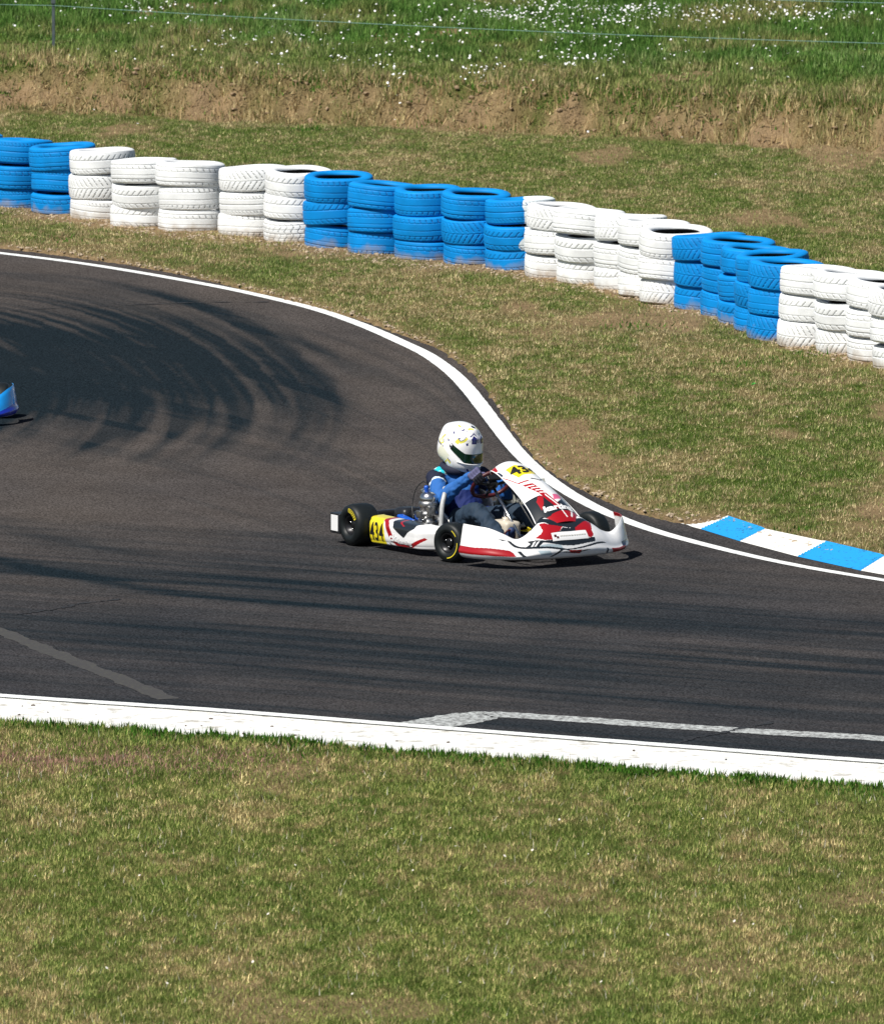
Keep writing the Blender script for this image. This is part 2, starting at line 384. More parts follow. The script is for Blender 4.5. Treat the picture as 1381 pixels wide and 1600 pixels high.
# blue and white kerb on the outside of the exit
bot = [(1062, 818), (1095, 828), (1156, 847), (1246, 871), (1345, 893), (1450, 912), (1560, 930)]
top = [(1128, 809), (1140, 813), (1197, 832), (1292, 852), (1384, 874), (1490, 893), (1600, 910)]
blue_k = paint_mat("blue_kerb_paint", (.012, .27, .62), .33, 18, (.02, .08, .14)); white_k = paint_mat("white_kerb_paint", (.78, .78, .74), .34, 18, (.45, .42, .36))
NB = 14; NC = 20; V = []; mi = []; F_ = []
for i in range(len(bot)-1):
    for a in range(NB+(1 if i == len(bot)-2 else 0)):
        t = a/NB; B = np.array(G(bot[i][0]*(1-t)+bot[i+1][0]*t, bot[i][1]*(1-t)+bot[i+1][1]*t)); T = np.array(G(top[i][0]*(1-t)+top[i+1][0]*t, top[i][1]*(1-t)+top[i+1][1]*t))
        for k_ in range(NC+1):
            q = k_/NC; p = B*(1-q)+T*q; z = .006+.022*q+(.008 if (k_ % 2 and 0 < k_ < NC) else 0)*(1 if i % 2 == 1 or i == 0 else .35)
            z *= 1 if i > 0 else t+.05
            if k_ == NC: z = -.02
            V.append((p[0], p[1], z))
    for a in range(NB): mi += [i % 2]*NC
F_ = grid_faces(NB*(len(bot)-1)+1, NC+1)
tag(obj("blue_white_kerb", mesh_np("blue_white_kerb", V, F_, None, False, [white_k, blue_k], mi)), kind='structure')

# ------------------------------------------------------------------ grass (stuff)
def blade_mat(name):
    m = bpy.data.materials.new(name); m.use_nodes = True; t = m.node_tree; t.nodes.clear()
    a = t.nodes.new("ShaderNodeAttribute"); a.attribute_name = "col"
    d = t.nodes.new("ShaderNodeBsdfDiffuse"); tr = t.nodes.new("ShaderNodeBsdfTranslucent"); mx = t.nodes.new("ShaderNodeMixShader"); o = t.nodes.new("ShaderNodeOutputMaterial")
    mx.inputs[0].default_value = .3
    t.links.new(a.outputs['Color'], d.inputs[0]); t.links.new(a.outputs['Color'], tr.inputs[0])
    t.links.new(d.outputs[0], mx.inputs[1]); t.links.new(tr.outputs[0], mx.inputs[2]); t.links.new(mx.outputs[0], o.inputs[0])
    return m
BM = blade_mat("grass_blades")
def blades(name, X, Y, hgt, wid, cols, lean=.6, label=None):
    n = len(X); Z = height(X, Y)-.004
    az = rng.random(n)*2*np.pi; fa = az+np.pi/2+rng.normal(0, .5, n)
    L = lean*rng.random(n)**.8*hgt
    tip = np.c_[X+np.cos(az)*L, Y+np.sin(az)*L, Z+np.sqrt(np.maximum(hgt**2-L**2, (hgt*.3)**2))]
    dx = np.cos(fa)*wid/2; dy = np.sin(fa)*wid/2
    V = np.empty((n, 3, 3)); V[:, 0] = np.c_[X-dx, Y-dy, Z]; V[:, 1] = np.c_[X+dx, Y+dy, Z]; V[:, 2] = tip
    me = mesh_np(name, V.reshape(-1, 3), np.arange(3*n).reshape(-1, 3), cols, False, [BM])
    o = obj(name, me); tag(o, label, 'grass', kind='stuff'); return o
def pick_cols(X, Y, g, extra=None):
    n = len(X); r = rng.random(n)
    gr = mixc(np.array((.315, .315, .12)), np.array((.085, .145, .038)), np.clip(rng.random(n)*.75+.55*(fbm(X*4, Y*3, 2, 90)-.3), 0, 1))
    st = mixc(np.array((.56, .48, .27)), np.array((.25, .185, .095)), rng.random(n)**1.3)
    c = np.where((r < np.clip(g*.9+.06, 0, 1))[:, None], gr, st)
    return c*(.55+.75*rng.random(n))[:, None]*(.60+1.2*fbm(X*13, Y*8, 3, 91))[:, None]
def scatter(x0, x1, y0, y1, dens): n = int((x1-x0)*(y1-y0)*dens); return rng.random(n)*(x1-x0)+x0, rng.random(n)*(y1-y0)+y0
# foreground
X, Y = scatter(-3.2, 3.2, 44.8, 56.4, 6600)
nl = near_line(X)-.97-.16*(fbm(X*1.6, X*0+2, 4, 80)-.5)*-1
fr = fbm(X*5, Y*0+4, 3, 93)
keep = Y < nl+.01+.30*(fr-.42)
X, Y = X[keep], Y[keep]; g, s = cover(X, Y)
keep = rng.random(len(X)) > s*.75; X, Y, g, s = X[keep], Y[keep], g[keep], s[keep]
fr2 = fbm(X*2.4, X*0+9, 3, 150); e = np.exp(-np.clip(near_line(X)-.95-Y, 0, 9)/.35)*sst(.35, .6, fbm(X*2.2, Y*1.2, 3, 94))
hh = (.018+.020*rng.random(len(X)))*(1+.45*e)*(.8+.5*fbm(X*3, Y*2, 3, 95)); gpx, gpy = G(270, 1278)
g = g-.55*np.exp(-((X-gpx)/.55)**2-((Y-gpy)/.42)**2)*(.4+1.2*fbm(X*4, Y*4, 2, 101))
c = pick_cols(X, Y, np.clip(g+.17, 0, 1))*np.array((1.12, 1.10, .98))*(.50+.95*rng.random(len(X)))[:, None]
pk = (np.exp(-((X+1.9)/.9)**2-((Y-53.3)/.45)**2)*1.3*fbm(X*3, Y*3, 2, 96)) > rng.random(len(X))*.9
c[pk] = np.array((.42, .24, .20))*(.7+.6*rng.random(pk.sum()))[:, None]
seedh = rng.random(len(X)) < .006; c[seedh] = (.62, .58, .46); hh[seedh] *= 1.5
blades("foreground_grass", X, Y, hh, .0043*(1+.7*rng.random(len(X))), c, .96, "mown green and straw grass in the foreground below the white kerb")
# middle
X, Y = scatter(-5.2, 5.2, 60.5, 99, 2600)
keep = (Y > outer_line(X)+EDGE(X)+.03+.12*(fbm(X*6, Y*0, 3, 97)-.5)) & (Y < bankY(X)+.2) & (np.abs(X) < Y*.046+.9)
kp = np.array([G(*q) for q in bot]); tp = np.array([G(*q) for q in top])
kerbpoly = np.r_[kp, tp[::-1]]
keep &= ~inside_poly(X, Y, kerbpoly)
X, Y = X[keep], Y[keep]; g, s = cover(X, Y)
keep = rng.random(len(X)) > s*.93; X, Y, g, s = X[keep], Y[keep], g[keep], s[keep]
hh = (.016+.024*rng.random(len(X)))*(.7+.6*fbm(X*3, Y*2, 3, 98))
blades("verge_grass", X, Y, hh, .0062*(1+.7*rng.random(len(X))), pick_cols(X, Y, g), .96, "patchy short grass of the verge between the track and the bank")
# bank and meadow
X, Y = scatter(-6.5, 6.5, 91, 112, 2100)
d = Y-bankY(X); keep = (d > -.1) & (rng.random(len(X)) < np.where(d > 11, .35, 1)); X, Y, d = X[keep], Y[keep], d[keep]
g, s = cover(X, Y); keep = rng.random(len(X)) > s*.9; X, Y, g, s, d = X[keep], Y[keep], g[keep], s[keep], d[keep]
tall = fbm(X*2.2, Y*1.4, 4, 99)
c = None; hh = (.03+.05*rng.random(len(X)))*(.6+1.5*sst(.4, .75, tall)+.5*sst(1, 6, d)); c = pick_cols(X, Y, g)
c = c*mixc((.95, .95, .9), (.46, .80, .50), sst(.8, 4.5, d)*sst(.28, .55, fbm(X*1.1, Y*.7, 3, 100)))
blades("meadow_grass", X, Y, hh, .010*(1+.8*rng.random(len(X))), c, .8, "long green meadow grass above the earth bank")
# weeds: broad-leaved tufts
X, Y = [], []
def clump(cx, cy, r, n): X.extend(rng.normal(cx, r, n)); Y.extend(rng.normal(cy, r, n))
for px, py, z, r, n in [(480, 190, .1, .12, 90), (95, 378, 0, .15, 60), (1000, 515, 0, .15, 60), (1270, 560, 0, .1, 30), (1180, 572, 0, .2, 60), (1320, 1218, 0, .05, 40),
                        (1250, 1218, 0, .16, 60), (900, 1198, 0, .2, 70), (1130, 1215, 0, .15, 40), (330, 1150, 0, .3, 70), (640, 1185, 0, .3, 70), (60, 1135, 0, .2, 50), (960, 845, 0, .1, 0),
                        (1250, 833, 0, .06, 30), (600, 400, 0, .05, 14), (1030, 480, 0, .1, 20)]:
    cx, cy = G(px, py, z); clump(cx, cy, r, n)
for k in range(190):
    px = random.uniform(-60, 1440); cx, _ = G(px, 160, .3); cy = float(bankY(cx))+random.choice([random.uniform(.0, 1.0), random.uniform(.5, .9)]); clump(cx, cy, random.uniform(.04, .16), random.randint(10, 40))
for k in range(150):
    cx = random.uniform(-3.2, 3.2); clump(cx, float(near_line(cx))-.98-abs(random.gauss(0, .09)), random.uniform(.03, .14), random.randint(10, 60))
X = np.array(X); Y = np.array(Y)
ok = ~((Y > near_line(X)-.93) & (Y < outer_line(X)+.25)); X, Y = X[ok], Y[ok]
blades("leafy_weeds", X, Y, .02+.045*rng.random(len(X)), .012*(1+.8*rng.random(len(X))), np.array((.06, .15, .02))*(.6+.8*rng.random(len(X)))[:, None], .9, "leafy green weeds along the kerb, the tyres and the bank")

n = 5200; X = rng.random(n)*13-6.5; Y = bankY(X)+rng.random(n)*1.0-.1
blades("dry_stems", X, Y, .05+.13*rng.random(n), .009*(1+rng.random(n)), mixc((.60, .46, .25), (.30, .20, .10), rng.random(n)), .99, "dry straw stems hanging over the face of the earth bank")
# daisies
def flowers(name, pts, size, col, label, lift=(.03, .10)):
    V, Fc = [], []
    for (x, y) in pts:
        z = float(height(np.array([x]), np.array([y]))[0])+random.uniform(*lift); r = size*random.uniform(.6, 1.25); b0 = len(V)
        tx, ty = random.uniform(-.6, .6), random.uniform(-.9, .1)
        V.append((x, y, z+r*.25))
        for k in range(7):
            a = k/7*2*math.pi; rr = r*(.8+.3*random.random()); V.append((x+rr*math.cos(a), y+rr*math.sin(a), z+rr*(math.cos(a)*tx-math.sin(a)*ty)))
        for k in range(7): Fc.append((b0, b0+1+k, b0+1+(k+1) % 7))
    m = mat(name, col, .8, spec=.1)
    return tag(obj(name, mesh_np(name, V, Fc, None, True, [m])), label, 'flowers', kind='stuff')
fp = []
def fl(px, py, sx, sy, n):
    for _ in range(int(n*1.7)):
        x, y = G(random.gauss(px, sx), random.gauss(py, sy), .62)
        if y < 118: fp.append((x, y))
for a in [(760, 22, 45, 5, 50), (850, 20, 60, 7, 70), (960, 25, 70, 5, 120), (1060, 28, 60, 5, 95), (1130, 14, 80, 7, 60), (1260, 30, 60, 6, 60), (900, 48, 50, 6, 30), (900, 74, 35, 5, 26), (750, 90, 25, 4, 14),
          (640, 55, 60, 12, 26), (620, 92, 12, 6, 10), (560, 72, 50, 5, 12), (430, 40, 90, 12, 34), (230, 8, 20, 3, 14), (200, 14, 90, 9, 24), (690, 80, 300, 16, 16), (1050, 60, 160, 25, 50), (700, 30, 420, 20, 90)]:
    fl(*a)
flowers("daisies", fp, .0115, (.85, .85, .85), "small white daisies scattered over the green meadow")
fp2 = [G(*q) for q in [(1175, 240), (1324, 246), (1355, 309), (980, 262), (1118, 278), (1330, 250), (720, 470), (995, 547), (1245, 663)]]
fp2 += [G(random.uniform(0, 1381), random.uniform(1240, 1590)) for _ in range(25)]
flowers("clover_flowers", fp2, .007, (.62, .58, .52), "pale clover heads dotted through the mown grass", (.02, .04))

# stones
def stones(name, pts, size, col, label, kind='stuff'):
    V, Fc = [], []
    ico = bmesh.new(); bmesh.ops.create_icosphere(ico, subdivisions=1, radius=1)
    iv = np.array([v.co[:] for v in ico.verts]); fi = np.array([[v.index for v in f.verts] for f in ico.faces]); ico.free()
    for (x, y) in pts:
        s_ = size*random.uniform(.4, 1.3); z = float(height(np.array([x]), np.array([y]))[0])
        if near_line(x)-.95 < y < near_line(x): z = .015
        v = iv*(1+rng.normal(0, .16, (len(iv), 1)))*s_*np.array([random.uniform(.8, 1.5), random.uniform(.8, 1.3), random.uniform(.45, .8)])
        Fc.append(fi+sum(len(q) for q in V)); V.append(v+np.array([x, y, z+s_*.3]))
    return tag(obj(name, mesh_np(name, np.vstack(V), np.vstack(Fc), None, False, [mat(name, col, .9, noise=(40, .4))])), label, 'stones', kind=kind)
gp = []
for _ in range(1500):
    i = random.randint(0, len(SP)-2); t = random.random(); x = SP[i][0]*(1-t)+SP[i+1][0]*t; y = SP[i][1]*(1-t)+SP[i+1][1]*t-.32-abs(random.gauss(0, .35)); gp.append((x, y))
for _ in range(500):
    x = random.uniform(-4.5, 3.5); y = float(outer_line(x)+EDGE(x))+abs(random.gauss(.05, .15)); gp.append((x, y))
stones("gravel", gp, .013, (.42, .33, .23), "small stones in the bare soil along the tyre wall")
gp = []
for _ in range(120):
    x = random.uniform(-4.5, 4.5); gp.append((x, float(bankY(x))+random.uniform(0, .9)))
stones("soil_clods", gp, .024, (.30, .21, .125), "crumbly clods of earth on the face of the bank")
gp = [G(px, py) for px, py in [(30, 1122), (35, 1108), (52, 1107), (75, 1118), (150, 1121), (290, 1139), (315, 1139), (330, 1128), (380, 1151), (425, 1140), (460, 1154), (620, 1163), (990, 1178), (700, 1165)]]
stones("debris", gp, .009, (.10, .07, .05), "dark crumbs of soil lying on the white kerb strip")
rock = stones("stone", [G(1134, 1192)], .018, (.02, .02, .02), "black stone lying on the white kerb at the right", None); rock['category'] = 'stone'
o = stones("leaf_scrap", [G(1178, 607)], .03, (.03, .40, .04), "bright green scrap lying on the dry verge below the tyres", None); o['category'] = 'litter'

# ------------------------------------------------------------------ wire fence
fz = lambda x, y: float(height(np.array([x]), np.array([y]))[0])
fence = obj("wire_fence", None); tag(fence, "thin wire fence on slim grey posts above the earth bank", "fence")
pm = mat("galvanised_post", (.10, .13, .14), .6, .3, noise=(20, .3)); wm = mat("fence_wire", (.17, .30, .26), .45, .3)
def fenceY(x): return 99.45-4.6/8.33*(x+4.03)
posts = [-13.5, -4.03, 6.2, 15.0]
fence.location = (posts[1], fenceY(posts[1]), 0)
bpy.context.view_layer.update()
def bm_mesh(name, bm, mats):
    me = bpy.data.meshes.new(name); bm.to_mesh(me); bm.free()
    for m in mats: me.materials.append(m)
    return me
def box(bm, c, s, rot=None, mi=0, bev=0):
    r = bmesh.ops.create_cube(bm, size=1.0); vs_ = r['verts']
    M = Matrix.Translation(c) @ (rot.to_4x4() if rot else Matrix()) @ Matrix.Diagonal((*s, 1))
    bmesh.ops.transform(bm, matrix=M, verts=vs_)
    fs = list({f for v in vs_ for f in v.link_faces})
    for f in fs: f.material_index = mi
    if bev:
        es = list({e for f in fs for e in f.edges}); rr = bmesh.ops.bevel(bm, geom=es, offset=bev, segments=3, affect='EDGES', profile=.6)
        for f in rr['faces']: f.material_index = mi; f.smooth = True
def tube(bm, pts, r, seg=10, mi=0, closed=False, caps=True):
    pts = [Vector(p) for p in pts]; n = len(pts); rs = r if isinstance(r, (list, tuple)) else [r]*n; rings = []; up = None
    for i, p in enumerate(pts):
        a = pts[(i-1) % n] if (closed or i > 0) else p; b = pts[(i+1) % n] if (closed or i < n-1) else p
        tdir = (b-a).normalized()
        if up is None: up = Vector((0, 0, 1)) if abs(tdir.z) < .9 else Vector((1, 0, 0))
        u = (up-tdir*up.dot(tdir)).normalized(); up = u; v = tdir.cross(u)
        rings.append([bm.verts.new(p+(u*math.cos(k/seg*2*math.pi)+v*math.sin(k/seg*2*math.pi))*rs[i]) for k in range(seg)])
    m = n if closed else n-1
    for i in range(m):
        A, B = rings[i], rings[(i+1) % n]
        for k in range(seg):
            f = bm.faces.new((A[k], A[(k+1) % seg], B[(k+1) % seg], B[k])); f.smooth = True; f.material_index = mi
    if caps and not closed:
        for rg in (rings[0][::-1], rings[-1]):
            try: f = bm.faces.new(rg); f.material_index = mi
            except ValueError: pass
def lathe(bm, prof, c, ax_, seg=32, mi=0, mis=None):
    """prof: (along axis, radius)"""
    ax_ = Vector(ax_).normalized(); c = Vector(c); u = ax_.orthogonal().normalized(); v = ax_.cross(u); rings = []
    for a, r in prof:
        rings.append([bm.verts.new(c+ax_*a+(u*math.cos(k/seg*2*math.pi)+v*math.sin(k/seg*2*math.pi))*max(r, 1e-4)) for k in range(seg)])
    for i in range(len(rings)-1):
        for k in range(seg):
            f = bm.faces.new((rings[i][k], rings[i][(k+1) % seg], rings[i+1][(k+1) % seg], rings[i+1][k])); f.smooth = True
            f.material_index = mis[i] if mis else mi
def smooth_pts(pts, n=8, closed=False):
    P = [Vector(p) for p in pts]; m = len(P); out = []
    for i in range(m if closed else m-1):
        a = P[(i-1) % m] if (closed or i > 0) else P[0]; b = P[i]; c_ = P[(i+1) % m]; d = P[(i+2) % m] if (closed or i+2 < m) else P[-1]
        for k in range(n):
            u = k/n; out.append(.5*((2*b)+(-a+c_)*u+(2*a-5*b+4*c_-d)*u*u+(-a+3*b-3*c_+d)*u**3))
    if not closed: out.append(P[-1])
    return out
for x in posts:
    y = fenceY(x); z = fz(x, y); bm = bmesh.new()
    L = lambda q: (q[0]-fence.location.x, q[1]-fence.location.y, q[2])
    box(bm, L((x, y, z+.55)), (.032, .032, 1.3), bev=.004); box(bm, L((x, y-.02, .93)), (.045, .02, .05), bev=.003)
    obj("post", bm_mesh("post", bm, [pm]), fence)
for dz in (0, .40):
    P = []
    for i in range(len(posts)-1):
        for k in range(10):
            t = k/10; x = posts[i]*(1-t)+posts[i+1]*t; P.append((x-fence.location.x, fenceY(x)-.02-fence.location.y, .885+dz-.06*4*t*(1-t)))
    bm = bmesh.new(); tube(bm, P, .0032, 5); obj("wire", bm_mesh("wire", bm, [wm]), fence)

# ------------------------------------------------------------------ tyre wall
def tyre_mesh(name, pat, mats, RO=.302, HW=.108):
    seg = 360
    th = np.linspace(0, 2*np.pi, seg, endpoint=False)
    zt = np.linspace(-HW*.78, HW*.78, 40)
    prof = [(.198, -HW*.70, 1), (.202, -HW*.84, 0), (.214, -HW*.95, 0), (.236, -HW*1.0, 0), (.258, -HW*1.0, 0), (.277, -HW*.96, 0), (.289, -HW*.90, 0), (.296, -HW*.83, 0)]
    ring = [(r, z, m, 0) for r, z, m in prof]+[(RO-.007*(abs(z)/(HW*.8))**4, z, 0, 1) for z in zt]+[(r, -z, m, 0) for r, z, m in prof[::-1]]
    ring += [(.215, HW*.45, 1, 0), (.262, HW*.55, 1, 0), (.278, 0, 1, 0), (.262, -HW*.55, 1, 0), (.215, -HW*.45, 1, 0)]
    G2 = np.zeros((seg, len(ring)), bool)
    n = len(ring); V = np.zeros((seg, n, 3))
    for j, (r, z, m, tr) in enumerate(ring):
        rr = np.full(seg, r)
        if tr:
            zz = z/HW; u = th*RO
            rows = {0: (-.55, -.1, .5), 1: (-.6, -.25, .25, .6), 2: (-.7, -.35, 0, .35, .7), 3: (-.05,), 4: (-.45, 0, .45), 5: (-.5, .2)}[pat]
            circ = min(abs(zz-q) for q in rows) < .021
            if pat == 0: lat = (((u+zz*.03) % .052) < .0085) & (zz > .5) | (((u-zz*.03) % .052) < .0085) & (zz < -.55)
            elif pat == 1: lat = (((u+zz*.05) % .060) < .0085) & (((zz > .25) & (zz < .55)) | (zz < -.62))
            elif pat == 2: lat = (((u+.012*np.sin(zz*9)) % .062) < .009)
            elif pat == 3: lat = (((u+abs(zz)*.075) % .050) < .010) & (abs(zz) > .08) & (((u*3.1+zz*7) % 1.7) > .12)
            elif pat == 4: lat = (((u+zz*.06) % .036) < .007) & (abs(zz) > .5) & (abs(zz) < .72)
            else: lat = (((u-zz*.09) % .058) < .009) & (zz > .22) & (zz < .62) | (((u+zz*.09) % .058) < .009) & (zz < -.5)
            dep = np.where(lat, .0055, 0)
            if circ: dep = np.maximum(dep, .0055)
            rr = rr-dep; G2[:, j] = lat
        # a little sag and squash
        rr = rr*(1+.006*np.sin(2*th+pat)+.004*np.sin(5*th+pat*2))
        V[:, j] = np.c_[rr*np.cos(th), rr*np.sin(th), np.full(seg, z)+.003*np.sin(3*th+pat)]
    F_ = grid_faces(seg, n, True, True); mi = np.array([ring[(f % n)][2] if ring[(f % n)][2] == ring[(f+1) % n][2] else 0 for f in range(n)]*seg)
    gi = (G2 & np.roll(G2, -1, 1)).ravel(); mi = np.where(gi & (mi == 0), 2, mi)
    me = mesh_np(name, V.reshape(-1, 3), F_, None, True, mats, mi)
    return me
def tyre_paint(name, col, dirt, patch=None):
    m = mat(name, col, .6, spec=.18); t = m.node_tree; b = t.nodes["Principled BSDF"]
    tc = t.nodes.new("ShaderNodeTexCoord"); oi = t.nodes.new("ShaderNodeObjectInfo")
    add = t.nodes.new("ShaderNodeVectorMath"); add.operation = 'ADD'; cmb = t.nodes.new("ShaderNodeCombineXYZ"); mu = t.nodes.new("ShaderNodeMath"); mu.operation = 'MULTIPLY'; mu.inputs[1].default_value = 40
    t.links.new(oi.outputs['Random'], mu.inputs[0]); t.links.new(mu.outputs[0], cmb.inputs[0]); t.links.new(mu.outputs[0], cmb.inputs[2])
    t.links.new(tc.outputs['Object'], add.inputs[0]); t.links.new(cmb.outputs[0], add.inputs[1])
    def nz(sc, lo, hi, c0, c1, rg=.6):
        n = t.nodes.new("ShaderNodeTexNoise"); n.inputs['Scale'].default_value = sc; n.inputs['Detail'].default_value = 8; n.inputs['Roughness'].default_value = rg
        t.links.new(add.outputs[0], n.inputs['Vector']); cr = t.nodes.new("ShaderNodeValToRGB"); e = cr.color_ramp.elements
        e[0].position = lo; e[1].position = hi; e[0].color = (*c0, 1); e[1].color = (*c1, 1); t.links.new(n.outputs[0], cr.inputs[0]); return cr.outputs[0]
    def mul(a, b_):
        mx = t.nodes.new("ShaderNodeMix"); mx.data_type = 'RGBA'; mx.blend_type = 'MULTIPLY'; mx.inputs[0].default_value = 1
        t.links.new(a, mx.inputs[6]); t.links.new(b_, mx.inputs[7]); return mx.outputs[2]
    c0 = nz(5, .33, .62, tuple(q*.80 for q in col), col)
    c1 = nz(28, .30, .38, dirt, (1, 1, 1), .75); c2 = nz(11, .30, .315, (.10, .10, .10), (1, 1, 1), .8)
    out = mul(mul(c0, c1), c2)
    # splashed soil round the foot (world height)
    gpos = t.nodes.new("ShaderNodeNewGeometry"); sx = t.nodes.new("ShaderNodeSeparateXYZ"); t.links.new(gpos.outputs['Position'], sx.inputs[0])
    n = t.nodes.new("ShaderNodeTexNoise"); n.inputs['Scale'].default_value = 9; n.inputs['Detail'].default_value = 6; t.links.new(gpos.outputs['Position'], n.inputs['Vector'])
    ma = t.nodes.new("ShaderNodeMath"); ma.operation = 'MULTIPLY_ADD'; ma.inputs[1].default_value = -.22; t.links.new(n.outputs[0], ma.inputs[0]); t.links.new(sx.outputs[2], ma.inputs[2])
    mr = t.nodes.new("ShaderNodeMapRange"); mr.inputs[1].default_value = -.11; mr.inputs[2].default_value = -.01; mr.inputs[3].default_value = .8; mr.inputs[4].default_value = 0; t.links.new(ma.outputs[0], mr.inputs[0])
    mx = t.nodes.new("ShaderNodeMix"); mx.data_type = 'RGBA'; t.links.new(mr.outputs[0], mx.inputs[0]); t.links.new(out, mx.inputs[6]); mx.inputs[7].default_value = (.33, .25, .16, 1); out = mx.outputs[2]
    if patch:
        so = t.nodes.new("ShaderNodeSeparateXYZ"); t.links.new(gpos.outputs['Position'], so.inputs[0])
        n2 = t.nodes.new("ShaderNodeTexNoise"); n2.inputs['Scale'].default_value = 5; t.links.new(gpos.outputs['Position'], n2.inputs['Vector'])
        m2 = t.nodes.new("ShaderNodeMath"); m2.operation = 'MULTIPLY_ADD'; m2.inputs[1].default_value = .25; t.links.new(n2.outputs[0], m2.inputs[0]); t.links.new(so.outputs[0], m2.inputs[2])
        m3 = t.nodes.new("ShaderNodeMath"); m3.operation = 'GREATER_THAN'; m3.inputs[1].default_value = patch; t.links.new(m2.outputs[0], m3.inputs[0])
        mx = t.nodes.new("ShaderNodeMix"); mx.data_type = 'RGBA'; t.links.new(m3.outputs[0], mx.inputs[0]); t.links.new(out, mx.inputs[6]); mx.inputs[7].default_value = (.72, .78, .80, 1); out = mx.outputs[2]
    t.links.new(out, b.inputs['Base Color']); return m
rubber_in = mat("bare_rubber", (.012, .012, .013), .8)
TP = {'w': tyre_paint("white_tyre_paint", (.80, .82, .83), (.55, .56, .54)), 'b': tyre_paint("blue_tyre_paint", (.001, .235, .64), (.45, .55, .65))}
xp = SP[12][0]
TP['bp'] = tyre_paint("blue_tyre_paint_splashed_white", (.001, .235, .64), (.45, .55, .65), patch=xp+.16)
TM = {}
GR = {'w': mat('bare_groove_grey', (.30, .31, .31), .8, noise=(14, .6)), 'b': mat('thin_blue_groove', (.002, .10, .33), .8)}
for ck in TP:
    for p in range(6): TM[(ck, p)] = tyre_mesh("tyre", p, [TP[ck], rubber_in, GR['w' if ck == 'w' else 'b']])
runs = ["leftmost blue run", "left white run", "middle blue run", "middle white run", "right blue run", "rightmost white run"]
ordn = ["first", "second", "third", "fourth", "fifth"]; cnt = {}
for i, (px, py, ck, r) in enumerate(STK):
    cnt[r] = cnt.get(r, -1)+1; kk = cnt[r]; x, y = SP[i]; z = fz(x, y-.32)-.035; lean = Vector((random.gauss(0, .007), random.gauss(.0, .007)))
    if i == 3: pass
    tl = random.uniform(2.6, 4.2)
    for lv in range(3):
        key = 'bp' if (i == 12 and lv > 0) else ck
        pat = random.choice([0, 0, 1, 1, 4, 4, 3, 5, 5])
        if (i, lv) == (7, 0): pat = 2
        s_ = random.uniform(.97, 1.02); hz = random.uniform(.95, 1.02)
        me = TM[(key, pat)]
        o = bpy.data.objects.new("tyre", me); COL.objects.link(o)
        hh_ = .108*2*hz
        o.location = (x+random.gauss(0, .005)+lean.x*lv, y+random.gauss(0, .005)+lean.y*lv-lv*.21*math.tan(R_(tl)), z+hh_/2+.001)
        z += hh_-.004
        o.rotation_euler = (R_(tl)+random.gauss(0, .004), random.gauss(0, .008), random.uniform(0, 6.28)); o.scale = (s_, s_, hz)
        cn = 'white' if ck == 'w' else 'blue'
        lev = ["bottom", "middle", "top"][lv]
        extra = " splashed with white paint" if key == 'bp' else ""
        tag(o, f"{lev} {cn} tyre{extra} in the {ordn[kk]} stack of the {runs[r]}", "tyre", f"painted tyres stacked in the {runs[r]}")

# ================================================================== karts
def pip(P, u, v):
    return inside_poly(np.asarray(u, float), np.asarray(v, float), np.array(P, float))
def surf(name, fn, nu, nv, paint, m, parent, thick=.004, wrap=False):
    u = np.linspace(0, 1, nu); v = np.linspace(0, 1, nv); U, V = np.meshgrid(u, v, indexing='ij')
    P = fn(U.ravel(), V.ravel())
    F_ = grid_faces(nu, nv)
    uc = ((U[:-1, :-1]+U[1:, 1:])/2).ravel(); vc = ((V[:-1, :-1]+V[1:, 1:])/2).ravel()
    me = mesh_np(name, P, F_, paint(uc, vc), True, [m])
    o = obj(name, me, parent); md = o.modifiers.new("thickness", 'SOLIDIFY'); md.thickness = thick; md.offset = -1
    return o
def layers(base, items):
    def f(u, v):
        c = np.tile(np.array(base, float), (len(u), 1))
        for col, P in items: c[pip(P, u, v)] = col
        return c
    return f
def stroke(pts, w):
    """polygon of a polyline of width w in uv"""
    P = np.array(pts, float); d = np.gradient(P, axis=0); L = np.hypot(d[:, 0], d[:, 1])+1e-9; n = np.c_[-d[:, 1]/L, d[:, 0]/L]*w/2
    return np.vstack([P+n, (P-n)[::-1]]).tolist()
def text_mesh(name, s, size, m, place, parent, bold=0.0, shear=0.0, extr=.0):
    cu = bpy.data.curves.new("t", 'FONT'); cu.body = s; cu.size = size; cu.offset = bold; cu.shear = shear; cu.align_x = 'CENTER'; cu.align_y = 'CENTER'; cu.resolution_u = 3
    to = bpy.data.objects.new("t", cu); COL.objects.link(to); bpy.context.view_layer.update()
    me = bpy.data.meshes.new_from_object(to.evaluated_get(bpy.context.evaluated_depsgraph_get()))
    bpy.data.objects.remove(to); bpy.data.curves.remove(cu); me.name = name
    bm = bmesh.new(); bm.from_mesh(me)
    bmesh.ops.triangulate(bm, faces=bm.faces[:])
    for ax3 in (0, 1):
        vals = [v.co[ax3] for v in bm.verts]; q = min(vals)+size*.06
        while q < max(vals):
            no = (1, 0, 0) if ax3 == 0 else (0, 1, 0); bmesh.ops.bisect_plane(bm, geom=bm.verts[:]+bm.edges[:]+bm.faces[:], plane_co=tuple(c_*q for c_ in no), plane_no=no); q += size*.06
    bmesh.ops.triangulate(bm, faces=bm.faces[:])
    for v in bm.verts: v.co = place(v.co.x, v.co.y)
    bm.to_mesh(me); bm.free(); me.materials.clear(); me.materials.append(m)
    return obj(name, me, parent)

